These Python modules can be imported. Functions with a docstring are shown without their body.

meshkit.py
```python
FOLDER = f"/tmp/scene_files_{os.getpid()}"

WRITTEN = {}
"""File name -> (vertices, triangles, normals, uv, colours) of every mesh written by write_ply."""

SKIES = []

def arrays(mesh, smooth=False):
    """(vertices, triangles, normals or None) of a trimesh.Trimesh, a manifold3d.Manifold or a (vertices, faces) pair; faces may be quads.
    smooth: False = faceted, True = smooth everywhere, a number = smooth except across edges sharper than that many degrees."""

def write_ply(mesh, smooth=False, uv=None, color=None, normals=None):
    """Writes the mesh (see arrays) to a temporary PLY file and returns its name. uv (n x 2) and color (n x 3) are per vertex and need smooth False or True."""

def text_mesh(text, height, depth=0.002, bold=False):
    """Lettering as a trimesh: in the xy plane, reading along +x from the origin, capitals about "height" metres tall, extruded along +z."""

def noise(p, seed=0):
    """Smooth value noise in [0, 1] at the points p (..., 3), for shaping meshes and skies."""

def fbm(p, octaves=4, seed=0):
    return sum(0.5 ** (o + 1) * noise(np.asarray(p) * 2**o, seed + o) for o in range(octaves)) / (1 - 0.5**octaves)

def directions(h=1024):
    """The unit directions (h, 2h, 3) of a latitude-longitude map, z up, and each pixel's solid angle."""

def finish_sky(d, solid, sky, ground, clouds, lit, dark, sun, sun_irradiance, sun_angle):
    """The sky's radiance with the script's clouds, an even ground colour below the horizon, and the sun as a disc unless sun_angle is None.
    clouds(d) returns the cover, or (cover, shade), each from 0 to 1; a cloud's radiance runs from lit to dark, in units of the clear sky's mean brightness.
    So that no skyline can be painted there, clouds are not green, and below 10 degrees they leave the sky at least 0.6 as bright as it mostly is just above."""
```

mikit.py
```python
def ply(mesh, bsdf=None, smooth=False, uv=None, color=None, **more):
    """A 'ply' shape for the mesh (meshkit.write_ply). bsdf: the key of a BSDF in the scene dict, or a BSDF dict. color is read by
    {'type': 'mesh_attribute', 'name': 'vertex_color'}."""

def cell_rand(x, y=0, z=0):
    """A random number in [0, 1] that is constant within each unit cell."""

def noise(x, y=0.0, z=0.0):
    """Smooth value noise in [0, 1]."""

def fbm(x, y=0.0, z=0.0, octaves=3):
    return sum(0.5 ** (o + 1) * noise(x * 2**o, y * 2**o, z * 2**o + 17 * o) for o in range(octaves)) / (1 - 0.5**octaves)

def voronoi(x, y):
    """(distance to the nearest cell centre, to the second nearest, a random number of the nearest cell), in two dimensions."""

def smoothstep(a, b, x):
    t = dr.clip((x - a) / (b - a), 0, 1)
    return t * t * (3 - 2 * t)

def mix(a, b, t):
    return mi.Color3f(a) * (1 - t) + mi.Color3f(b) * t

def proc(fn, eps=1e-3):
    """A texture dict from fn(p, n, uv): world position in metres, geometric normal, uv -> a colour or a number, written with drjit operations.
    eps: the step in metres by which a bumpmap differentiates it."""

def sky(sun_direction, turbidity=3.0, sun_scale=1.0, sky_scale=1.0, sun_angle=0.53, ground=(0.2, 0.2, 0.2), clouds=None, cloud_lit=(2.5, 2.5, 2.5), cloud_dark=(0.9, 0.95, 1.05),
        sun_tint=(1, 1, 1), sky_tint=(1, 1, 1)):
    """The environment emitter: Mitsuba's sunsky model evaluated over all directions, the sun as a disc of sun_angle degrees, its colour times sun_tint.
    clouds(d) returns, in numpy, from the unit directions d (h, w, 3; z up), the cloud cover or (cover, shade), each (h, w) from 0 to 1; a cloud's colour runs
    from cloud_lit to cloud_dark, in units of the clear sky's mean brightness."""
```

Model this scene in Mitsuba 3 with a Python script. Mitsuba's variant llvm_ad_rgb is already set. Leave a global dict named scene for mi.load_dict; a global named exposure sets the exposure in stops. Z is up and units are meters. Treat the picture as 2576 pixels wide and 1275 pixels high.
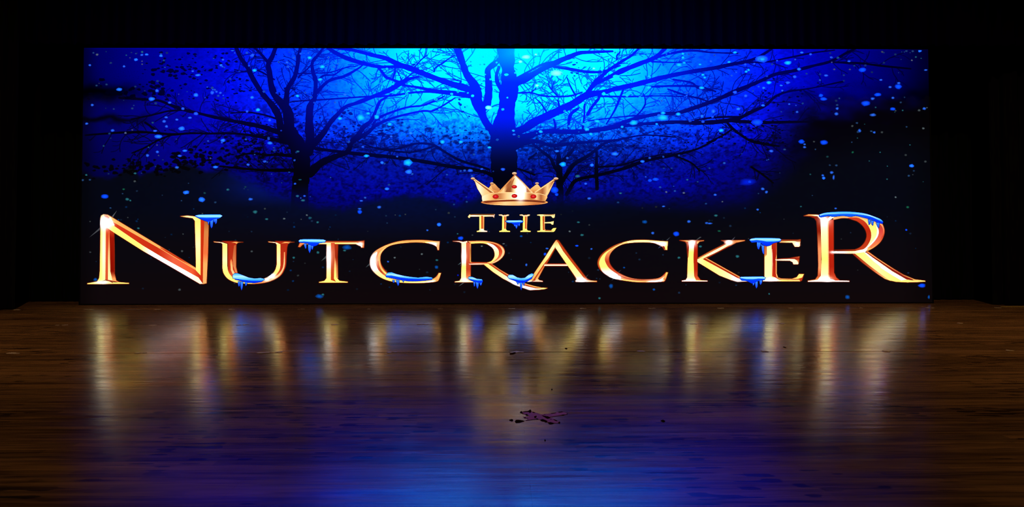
import math, random
import numpy as np, trimesh, shapely
import drjit as dr
import mitsuba as mi
import mikit, meshkit
from shapely.geometry import Polygon, LineString, Point, box
from shapely.ops import unary_union
from mikit import noise, fbm, smoothstep, mix, cell_rand

random.seed(7)
RNG = np.random.default_rng(11)
T = mi.ScalarTransform4f
scene, labels = {}, {}

# ------------------------------------------------------------------ camera, lights, exposure
exposure = 0.0
F, EYE = 1600.0, 0.962                       # focal length in pixels of the 2576-pixel frame, eye height over the stage
YAW, PITCH, ROLL, CY = 0.00975, 0.02375, -0.001255, 599.3
D = 12.10                                    # distance of the LED wall
SX0, SX1, SZ0, SZ1 = -8.03, 8.15, 0.02, 4.886


def cam_axes():
    def unproj(v):                           # camera (right, forward, up) -> world
        x3, y2, z3 = v
        x = x3 * math.cos(ROLL) - z3 * math.sin(ROLL)
        z2 = x3 * math.sin(ROLL) + z3 * math.cos(ROLL)
        y = y2 * math.cos(PITCH) - z2 * math.sin(PITCH)
        z = y2 * math.sin(PITCH) + z2 * math.cos(PITCH)
        return np.array([x * math.cos(YAW) + y * math.sin(YAW), -x * math.sin(YAW) + y * math.cos(YAW), z])
    return unproj((1, 0, 0)), unproj((0, 1, 0)), unproj((0, 0, 1))


RIGHT, FWD, UP = cam_axes()
scene['camera'] = {'type': 'perspective', 'fov': 2 * math.degrees(math.atan(1288 / F)), 'fov_axis': 'x', 'near_clip': 0.05, 'far_clip': 200.0,
                   'principal_point_offset_x': 0.0, 'principal_point_offset_y': (637.5 - CY) / 1275.0,
                   'to_world': T().look_at(origin=[0, 0, EYE], target=list(np.array([0, 0, EYE]) + FWD), up=list(UP))}


def spot(key, at, to, watts, cutoff, beam):
    scene[key] = {'type': 'spot', 'to_world': T().look_at(origin=at, target=to, up=[0, 1, 0]), 'cutoff_angle': cutoff, 'beam_width': beam,
                  'intensity': {'type': 'rgb', 'value': watts}}


# two dim warm work lights hung high over the stage
spot('work_light_a', [-6.0, 7.0, 7.0], [-6.0, 6.9, 0], [29.0, 17.6, 8.6], 75, 25)
spot('work_light_b', [6.8, 7.0, 7.0], [6.8, 6.9, 0], [34.0, 20.6, 10.0], 75, 25)

# ------------------------------------------------------------------ helpers


def ray(px):
    px = np.asarray(px, float).reshape(-1, 2)
    return FWD + np.outer((px[:, 0] - 1288) / F, RIGHT) - np.outer((px[:, 1] - CY) / F, UP)


def on_wall(px, y=D):
    """points of the LED wall's picture, measured on the photograph, as metres along (x) and up (z) the wall"""
    d = ray(px)
    t = y / d[:, 1]
    return np.c_[d[:, 0] * t, EYE + d[:, 2] * t]


def on_floor(px, z=0.0):
    d = ray(px)
    t = (z - EYE) / d[:, 2]
    return np.c_[d[:, 0] * t, d[:, 1] * t]


def lin(c):
    c = np.asarray(c, float) / 255
    return np.where(c < 0.04045, c / 12.92, ((np.maximum(c, 0.0) + 0.055) / 1.055) ** 2.4)


def sstep(a, b, x):
    t = np.clip((np.asarray(x, float) - a) / (b - a), 0, 1)
    return t * t * (3 - 2 * t)


def cr(pts, n=8, closed=False):
    """Catmull-Rom through the points"""
    p = np.asarray(pts, float)
    k = len(p)
    if closed:
        q = np.vstack([p[-1], p, p[0], p[1]])
        m = k
    else:
        q = np.vstack([2 * p[0] - p[1], p, 2 * p[-1] - p[-2]])
        m = k - 1
    out = []
    for i in range(m):
        a, b, c, d = q[i:i + 4]
        for t in np.arange(n) / n:
            out.append(0.5 * (2 * b + (c - a) * t + (2 * a - 5 * b + 4 * c - d) * t * t + (3 * b - a - 3 * c + d) * t ** 3))
    if not closed:
        out.append(p[-1])
    return [tuple(v) for v in out]


def polys(g):
    if g.is_empty:
        return []
    if g.geom_type == 'Polygon':
        return [g]
    return [q for s in getattr(g, 'geoms', []) for q in polys(s)]


def mk(pts):
    p = Polygon(pts)
    return p if p.is_valid else p.buffer(0)


def triangulate(g, edge):
    """pixel-space polygon(s) -> vertices, faces with edges no longer than edge"""
    V, Fc, n = [], [], 0
    for q in polys(g):
        if q.area < 0.05:
            continue
        try:
            v, f = trimesh.creation.triangulate_polygon(q, engine='earcut')
        except Exception:
            continue
        if edge:
            v3, f = trimesh.remesh.subdivide_to_size(np.c_[v, np.zeros(len(v))], f, edge, max_iter=12)
            v = v3[:, :2]
        V.append(v); Fc.append(f + n); n += len(v)
    if not V:
        return np.zeros((0, 2)), np.zeros((0, 3), int)
    return np.vstack(V), np.vstack(Fc)


scene['led_black'] = {'type': 'twosided', 'bsdf': {'type': 'diffuse', 'reflectance': {'type': 'rgb', 'value': [0.012, 0.012, 0.013]}}}


def glow_mesh(key, px, faces, rgb, out, weight=1.0):
    """a piece of the LED wall's picture: flat, out metres before the wall's surface, giving off light of the colour per vertex"""
    w = on_wall(px, D - out)
    v = np.c_[w[:, 0], np.full(len(w), D - out), w[:, 1]]
    n = np.cross(v[faces[:, 1]] - v[faces[:, 0]], v[faces[:, 2]] - v[faces[:, 0]])[:, 1]
    faces = np.where((n > 0)[:, None], faces[:, ::-1], faces)          # towards the hall (-y)
    lo, hi = w.min(0), w.max(0)
    uv = (w - lo) / np.maximum(hi - lo, 1e-6)
    m = trimesh.Trimesh(v, faces, process=False)
    scene[key] = mikit.ply(m, 'led_black', smooth=False, uv=uv, color=np.asarray(rgb, float),
                           emitter={'type': 'area', 'radiance': {'type': 'mesh_attribute', 'name': 'vertex_color'}, 'sampling_weight': float(weight)})


def lab(key, **k):
    labels[key] = k


_used = {}


def name(base):
    n = _used.get(base, -1) + 1
    _used[base] = n
    return base if n == 0 else f'{base}_{n:03d}'


# ------------------------------------------------------------------ materials


def wood_colour(p, n, uv):
    x, y = p.x, p.y
    row = dr.floor(y / 0.061)
    tone = cell_rand(row, dr.floor((x + 37 * cell_rand(row, 5)) / 1.3), 3)
    g = fbm(x * 1.7, y * 34.0, 1.0, octaves=4)
    fine = noise(x * 9.0, y * 210.0, 4.0)
    blot = fbm(x * 0.7, y * 1.9, 9.0, octaves=3)
    c = mix([0.085, 0.036, 0.012], [0.36, 0.185, 0.066], smoothstep(0.25, 0.78, 0.5 * g + 0.22 * fine + 0.28 * blot))
    c *= 0.72 + 0.5 * tone
    pit = smoothstep(0.70, 0.78, noise(x * 9.0 + 3.0, y * 46.0, 2.0)) * smoothstep(0.45, 0.62, fbm(x * 1.3, y * 2.6, 5.0))
    return c * (1 - 0.75 * pit)


def wood_bump(p, n, uv):
    x, y = p.x, p.y
    return 0.0005 * noise(x * 1.6, y * 9.0, 3.0) + 0.00042 * noise(x * 4.0, y * 24.0, 7.0) + 0.00013 * noise(x * 9.0, y * 75.0, 5.0)


def wood_rough(p, n, uv):
    x, y = p.x, p.y
    return 0.13 + 0.13 * fbm(x * 1.2, y * 15.0, 4.0, octaves=3)


scene['stage_wood'] = {'type': 'bumpmap', 'arbitrary': mikit.proc(wood_bump, eps=2e-3), 'scale': 1.0,
                       'bsdf': {'type': 'principled', 'base_color': mikit.proc(wood_colour), 'roughness': mikit.proc(wood_rough), 'specular': 1.0, 'anisotropic': 0.55}}
scene['joint_dark'] = {'type': 'diffuse', 'reflectance': {'type': 'rgb', 'value': [0.012, 0.009, 0.007]}}
scene['pale_splinter'] = {'type': 'roughplastic', 'diffuse_reflectance': {'type': 'rgb', 'value': [0.92, 0.82, 0.68]}, 'alpha': 0.25}


def drape_colour(p, n, uv):
    return mix([0.004, 0.004, 0.006], [0.010, 0.010, 0.013], noise(p.x * 40, p.z * 6.0, p.y * 40))


scene['black_drape'] = {'type': 'twosided', 'bsdf': {'type': 'principled', 'base_color': mikit.proc(drape_colour), 'roughness': 0.95, 'specular': 0.05, 'sheen': 0.1}}
scene['border_cloth'] = {'type': 'principledthin', 'base_color': {'type': 'rgb', 'value': [0.006, 0.005, 0.019]}, 'roughness': 0.9, 'diff_trans': 1.3, 'spec_trans': 0.0, 'eta': 1.05}   # thin dark cloth, a little light comes through
scene['pink_tape'] = {'type': 'roughplastic', 'diffuse_reflectance': mikit.proc(lambda p, n, uv: mix([0.90, 0.20, 0.62], [0.97, 0.26, 0.72], fbm(p.x * 30, p.y * 30, 1.0))), 'alpha': 0.35}
scene['tape_glue'] = {'type': 'diffuse', 'reflectance': {'type': 'rgb', 'value': [0.030, 0.004, 0.012]}}
scene['dark_scrap'] = {'type': 'twosided', 'bsdf': {'type': 'diffuse', 'reflectance': mikit.proc(lambda p, n, uv: mix([0.012, 0.004, 0.004], [0.05, 0.012, 0.008], noise(p.x * 60, p.y * 60)))}}
scene['yellow_tape'] = {'type': 'roughplastic', 'diffuse_reflectance': {'type': 'rgb', 'value': [0.72, 0.52, 0.14]}, 'alpha': 0.3}

# ------------------------------------------------------------------ the stage floor
X0, X1, Y0, Y1 = -13.2, 13.4, 0.4, 14.2
scene['floor'] = mikit.ply(trimesh.creation.box(bounds=[[X0, Y0, -0.06], [X1, Y1, -0.012]]), 'joint_dark')
lab('floor', label='dark brown wooden stage floor of large sheets', kind='structure')


def sheet(x0, x1, y0, y1, z, c0, c1):
    c = 0.0001
    b = np.array([[x0, y0], [x1, y0], [x1, y1], [x0, y1]])
    t = np.array([[x0 + c, y0 + c0], [x1 - c, y0 + c0], [x1 - c, y1 - c1], [x0 + c, y1 - c1]])
    v = np.vstack([np.c_[b, np.full(4, -0.012)], np.c_[b, np.full(4, z - 0.003)], np.c_[t, np.full(4, z)]])
    f = [[8, 9, 10], [8, 10, 11]]
    for k in range(2):
        for i in range(4):
            a, b2 = 4 * k + i, 4 * k + (i + 1) % 4
            f += [[a, b2, b2 + 4], [a, b2 + 4, a + 4]]
    return trimesh.Trimesh(v, f, process=False)


SHEET_UV = np.array([[0, 0], [0, 1], [1, 1], [1, 0]] * 3, float)          # u runs across the grain
ROWS = [0.42, 1.34, 3.78, 6.22, 8.66, 11.10, 14.15]
COLX = [0.10 + 1.22 * k for k in range(-11, 12)]
for j in range(len(ROWS) - 1):
    for i in range(len(COLX) - 1):
        gx, g0, g1 = 0.0001, *(0.006 if y > 5 else 0.0002 for y in (ROWS[j], ROWS[j + 1]))
        scene[name('floor__panel')] = mikit.ply(sheet(COLX[i] + gx, COLX[i + 1] - gx, ROWS[j] + g0, ROWS[j + 1] - g1, 0.0, g0, g1), 'stage_wood', uv=SHEET_UV)
# pale splintered corners where four sheets meet
for yj in (6.22, 8.66, 11.10):
    for xi in COLX:
        if abs(xi) > 10.5:
            continue
        m = []
        for k in range(random.randint(2, 4)):
            cx, cyy = xi + random.uniform(-0.055, 0.055), yj + random.uniform(-0.03, 0.03)
            a = random.uniform(-0.5, 0.5)
            L, W = random.uniform(0.022, 0.05), random.uniform(0.022, 0.045)
            pts = [(cx + math.cos(t + a) * L * random.uniform(.6, 1), cyy + math.sin(t + a) * W * random.uniform(.6, 1)) for t in np.arange(7) / 7 * 2 * math.pi]
            e = trimesh.creation.extrude_polygon(mk(pts), 0.004, engine='earcut'); e.apply_translation([0, 0, 0.0])
            m.append(e)
        scene[name('floor__corner_splinter')] = mikit.ply(trimesh.util.concatenate(m), 'pale_splinter')
# the long bright splinter along one joint (left of the middle)
pl = on_floor([(692, 885), (708, 884), (712, 882.5), (765, 882), (766, 883), (712, 883.6), (709, 886), (693, 886.5)])
e = trimesh.creation.extrude_polygon(mk(pl), 0.002, engine='earcut')
scene[name('floor__corner_splinter')] = mikit.ply(e, 'pale_splinter')

# ------------------------------------------------------------------ the black painted stage house round it
scene['black_paint'] = {'type': 'diffuse', 'reflectance': {'type': 'rgb', 'value': [0.008, 0.008, 0.009]}}
for key, b, txt in (('wall_back', [[X0, 14.16, -0.06], [X1, 14.36, 8.4]], 'black back wall of the stage behind the backdrop'),
                    ('wall_left', [[X0 - 0.2, Y0, -0.06], [X0, 14.36, 8.4]], 'black left side wall of the stage'),
                    ('wall_right', [[X1, Y0, -0.06], [X1 + 0.2, 14.36, 8.4]], 'black right side wall of the stage'),
                    ('ceiling', [[X0 - 0.2, Y0, 8.4], [X1 + 0.2, 14.36, 8.6]], 'black ceiling high over the stage')):
    scene[key] = mikit.ply(trimesh.creation.box(bounds=b), 'black_paint')
    lab(key, label=txt, kind='structure')

# ------------------------------------------------------------------ drapes


def drape(path, z0, z1, step, depth, seed):
    """a hanging cloth with folds along the floor path"""
    p = np.asarray(path, float)
    seg = np.r_[0, np.cumsum(np.linalg.norm(np.diff(p, axis=0), axis=1))]
    s = np.arange(0, seg[-1], step / 10)
    xy = np.c_[np.interp(s, seg, p[:, 0]), np.interp(s, seg, p[:, 1])]
    t = np.gradient(xy, axis=0); t /= np.linalg.norm(t, axis=1, keepdims=True)
    nrm = np.c_[t[:, 1], -t[:, 0]]
    r = np.random.default_rng(seed)
    ph = np.cumsum(r.uniform(0.75, 1.3, len(s))) * 2 * math.pi / 10
    zs = np.array([z0, z0 + 0.25, (z0 + z1) / 2, z1 - 0.1, z1])
    amp = np.array([1.1, 1.0, 0.9, 0.75, 0.7]) * depth
    V = []
    for z, a in zip(zs, amp):
        off = a * (np.sin(ph) + 0.35 * np.sin(2.3 * ph + z * 0.4))
        V.append(np.c_[xy + nrm * off[:, None], np.full(len(s), z)])
    n = len(s)
    f = []
    for k in range(len(zs) - 1):
        i = np.arange(n - 1)
        a = k * n + i
        f += [np.c_[a, a + 1, a + 1 + n], np.c_[a, a + 1 + n, a + n]]
    return trimesh.Trimesh(np.vstack(V), np.vstack(f), process=False)


scene['backdrop_curtain'] = mikit.ply(drape([(-12.8, 13.0), (13.0, 13.0)], 0.02, 7.4, 0.22, 0.05, 1), 'black_drape', smooth=True)
lab('backdrop_curtain', label='wide black backdrop curtain hanging behind the LED wall', category='curtain')
scene['side_curtain'] = mikit.ply(drape([(-13.0, 10.85), (-8.75, 10.95), (-8.55, 11.2)], 0.02, 7.4, 0.2, 0.05, 2), 'black_drape', smooth=True)
lab('side_curtain', label='black side curtain at the left edge of the stage, left of the LED wall', category='curtain')
scene['side_curtain_001'] = mikit.ply(drape([(9.05, 11.75), (9.2, 11.55), (13.0, 11.5)], 0.02, 7.4, 0.2, 0.05, 3), 'black_drape', smooth=True)
lab('side_curtain_001', label='black side curtain at the right edge of the stage, behind the thin yellow strip', category='curtain')
scene['border_curtain'] = mikit.ply(drape([(-8.3, 11.0), (12.9, 11.0)], float(on_wall([(1288, 112)], 11.0)[0, 1]), 7.4, 0.24, 0.05, 4), 'border_cloth', smooth=True)
lab('border_curtain', label='black border curtain hanging across the top above the LED wall', category='curtain')

pl = on_floor([(2517, 770.6), (2582, 770.2), (2640, 770), (2640, 772.2), (2582, 772.6), (2519, 772.6)])
e = trimesh.creation.extrude_polygon(mk(pl), 0.0015, engine='earcut')
e.apply_translation([0, 0, 0.0008])
scene['floor_tape'] = mikit.ply(e, 'yellow_tape')
lab('floor_tape', label='thin yellow tape strip on the floor before the right side curtain', category='tape')

# ------------------------------------------------------------------ the LED wall: housing and night sky picture
KEY = 'led_screen'
lab(KEY, label='wide LED wall showing THE NUTCRACKER in gold letters over a blue winter forest', category='LED screen')
hb = []
hb.append(trimesh.creation.box(bounds=[[SX0, D + 0.004, 0.0], [SX1, D + 0.13, SZ1]]))
scene[KEY + '__housing'] = mikit.ply(trimesh.util.concatenate(hb), 'led_black')
fr = []
fr.append(trimesh.creation.box(bounds=[[SX0 - 0.02, D - 0.012, 0.0], [SX0, D + 0.13, SZ1 + 0.02]]))
fr.append(trimesh.creation.box(bounds=[[SX1, D - 0.012, 0.0], [SX1 + 0.02, D + 0.13, SZ1 + 0.02]]))
fr.append(trimesh.creation.box(bounds=[[SX0, D - 0.012, SZ1], [SX1, D + 0.13, SZ1 + 0.02]]))
scene[KEY + '__frame'] = mikit.ply(trimesh.util.concatenate(fr), 'led_black')


def rad(x, y):
    dx = (x - 1300) / np.where(x < 1300, 330.0, 300.0)
    dy = (y - 130) / 172.0
    return (np.abs(dx) ** 2.5 + np.abs(dy) ** 2.5) ** 0.4


SKY_R = [0, 0.80, 1.00, 1.22, 1.50, 1.85, 2.2, 2.5, 2.8, 3.1, 3.5, 6]
SKY_C = np.array([(0, 255, 255), (0, 252, 255), (0, 215, 255), (0, 165, 255), (0, 95, 255), (0, 50, 252), (0, 12, 235), (0, 2, 188), (0, 0, 146), (0, 0, 106), (0, 0, 62), (0, 0, 40)], float)


def ramp(r, R, C):
    return np.stack([np.interp(r, R, C[:, k]) for k in range(3)], -1)


def nz(x, y, s, seed=0, sy=None, octv=1):
    p = np.stack([x / s, y / (sy or s), np.full(np.shape(x), seed * 7.3)], -1)
    return meshkit.fbm(p, octv, seed) if octv > 1 else meshkit.noise(p, seed)


HEDGE_X = [190, 240, 290, 330, 350, 370, 420, 470, 520, 560, 600, 640, 690, 740, 800, 860, 900, 960, 1020, 1060, 1100, 1150, 1210, 1260, 1340, 1400, 1480, 1560, 1640, 1720, 1800, 1880, 1960, 2040, 2150, 2350]
HEDGE_Y = [418, 436, 440, 408, 436, 428, 418, 404, 418, 410, 424, 436, 462, 470, 500, 508, 498, 488, 480, 484, 488, 500, 470, 460, 470, 480, 470, 462, 468, 462, 455, 440, 380, 330, 300, 290]
HEDGE_S = [26, 20, 16, 14, 14, 14, 16, 16, 22, 30, 40, 50, 60, 60, 40, 36, 30, 26, 22, 22, 24, 30, 40, 50, 50, 50, 60, 70, 80, 90, 110, 120, 120, 120, 120, 120]


def sky(x, y):
    r = rad(x, y)
    c = ramp(r, SKY_R, SKY_C)
    # far woods: darker and mottled towards the ground
    low = sstep(300, 425, y)
    c[..., 1] *= 1 - 0.62 * low
    c[..., 2] *= 1 - 0.34 * low * sstep(420, 700, x)
    fine = nz(x, y, 3.1, 1, 2.4)
    med = nz(x, y, 9, 2, 6, 3)
    big = nz(x, y, 46, 3, 26, 3)
    wood = np.clip(sstep(250, 380, y) * sstep(3.2, 2.0, r) + 0.35 * sstep(0.9, 1.5, r) * sstep(3.0, 2.2, r), 0, 1)
    m = 1 - wood * (0.62 * sstep(0.42, 0.70, med) + 0.55 * (fine - 0.42) + 0.3 * (big - 0.5))
    left = sstep(520, 600, x) * sstep(800, 730, x) * sstep(230, 330, y)
    m *= 1 - 0.5 * left * sstep(0.45, 0.62, med)
    m = np.clip(m, 0.05, 1.25)
    c = c * np.stack([m, m ** 1.4, 0.35 + 0.65 * m], -1)
    # right part: dense dark wood
    rd = sstep(1880, 2080, x + 60 * (big - 0.5)) * sstep(190, 330, y + 90 * (big - 0.5) + (x - 2050) * 0.08)
    c *= (1 - 0.93 * rd * sstep(0.30, 0.5, 0.5 * big + 0.5 * med + 0.22))[..., None]
    # dark streaks of twigs at the far left
    ld = sstep(420, 250, x) * np.exp(-((y - 232 - 14 * (big - 0.5) * 2) / 22.0) ** 2) * 0.95
    ld = np.maximum(ld, sstep(420, 300, x) * np.exp(-((y - 300 - 40 * (big - 0.5)) / 10.0) ** 2) * 0.8)
    c *= (1 - ld)[..., None]
    hy = np.interp(x, HEDGE_X, HEDGE_Y) + 26 * (nz(x, y, 34, 5, 18, 3) - 0.5)
    hs = np.interp(x, HEDGE_X, HEDGE_S)
    g = sstep(0, 1, (y - hy) / hs)
    gl = np.exp(-((x - 1000) / 420.0) ** 2)
    under = np.stack([np.full(x.shape, 2.0), 5 + 6 * gl, 17 + 34 * gl], -1) * (0.8 + 0.4 * med)[..., None]
    hum = np.exp(-((x - 680) / 110.0) ** 2) * sstep(425, 445, y) * sstep(530, 470, y)
    under += hum[..., None] * np.array([0, 10, 66.0])
    hum = np.exp(-((x - 1500) / 260.0) ** 2) * sstep(560, 470, y)
    under += hum[..., None] * np.array([0, 3, 22.0])
    c = c * (1 - g[..., None]) + under * g[..., None]
    dark = np.stack([8 + 5 * sstep(640, 760, y), np.full(x.shape, 6.0), 13 - 4 * sstep(640, 760, y)], -1)
    dk = sstep(500, 640, y)[..., None]
    c = c * (1 - dk) + dark * dk
    # dim at the two ends
    c *= (sstep(196, 260, x + 6) * 0.55 + 0.45)[..., None] * (1 - 0.4 * sstep(2250, 2345, x))[..., None]
    return c


BOOST_B = 3.3


def emit(c):
    """LED light of a displayed colour; the wall's full blue and cyan overexpose the photograph"""
    e = lin(np.clip(c, 0, 255))
    full = sstep(150, 255, c[..., 2]) * sstep(90, 20, c[..., 0])
    cyan = sstep(15, 140, c[..., 1])
    e[..., 2] *= 1 + full * (0.15 + (BOOST_B - 1.15) * cyan)
    return e


def wall_px(x, z):
    v = np.c_[x, np.full(len(x), D), z] - np.array([0, 0, EYE])
    a = v @ FWD
    return np.c_[1288 + F * (v @ RIGHT) / a, CY - F * (v @ UP) / a]


nx, nzz = 1180, 356
gx, gz = np.meshgrid(np.linspace(SX0, SX1, nx), np.linspace(SZ0, SZ1, nzz))
P = wall_px(gx.ravel(), gz.ravel())
idx = np.arange(nx * nzz).reshape(nzz, nx)
q = np.stack([idx[:-1, :-1], idx[:-1, 1:], idx[1:, 1:], idx[1:, :-1]], -1).reshape(-1, 4)
glow_mesh(KEY + '__display', P, np.vstack([q[:, :3], q[:, [0, 2, 3]]]), emit(sky(P[:, 0], P[:, 1])), 0.0, 6.0)
lab(KEY + '__display', label='blue night sky glowing cyan at the top middle')

# ------------------------------------------------------------------ trees in the picture
TREE_R = [0, 0.25, 0.45, 0.8, 1.1, 1.4, 1.8, 2.2, 2.6, 3.0, 6]
TREE_C = np.array([(0, 185, 255), (0, 100, 255), (0, 45, 255), (0, 28, 255), (0, 26, 240), (0, 20, 200), (0, 3, 112), (0, 1, 92), (0, 0, 62), (0, 0, 30), (0, 0, 16)], float)


def tree_col(x, y, mixsky=0.0):
    c = ramp(rad(x, y), TREE_R, TREE_C)
    k = sstep(270, 470, y)
    c = c * np.stack([1 - 0.7 * k, 1 - 0.55 * k, 1 - 0.86 * k], -1)
    c *= (1 - 0.55 * sstep(780, 700, x) * sstep(150, 400, y))[..., None]
    c *= (1 - 0.55 * sstep(1500, 1900, x) * sstep(200, 330, y))[..., None]
    dark = np.stack([np.full(x.shape, 3.0), np.full(x.shape, 6.0), np.full(x.shape, 16.0)], -1)
    d2 = sstep(420, 540, y)[..., None]
    c = c * (1 - d2) + dark * d2
    fade = sstep(455, 540, y)[..., None]                                # the trunks' feet are lost in the dark wood
    c = c * (1 - fade) + sky(x, y) * fade
    if mixsky:
        c = c * (1 - mixsky) + sky(x, y) * mixsky
    return c


def limb(pts):
    p = np.array(cr(pts, 7))
    t = np.gradient(p[:, :2], axis=0)
    t /= np.linalg.norm(t, axis=1, keepdims=True) + 1e-9
    n = np.c_[-t[:, 1], t[:, 0]]
    w = np.maximum(p[:, 2], 1.2) / 2
    w = w * (1 + 0.22 * (nz(p[:, 0], p[:, 1], 9, 8) - 0.5) * 2)
    a, b = p[:, :2] + n * w[:, None], p[:, :2] - n * w[:, None]
    parts = [mk([a[i], a[i + 1], b[i + 1], b[i]]) for i in range(len(p) - 1)]
    parts += [Point(p[i, :2]).buffer(w[i], 4) for i in range(0, len(p), 1)]
    return unary_union(parts)


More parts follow.
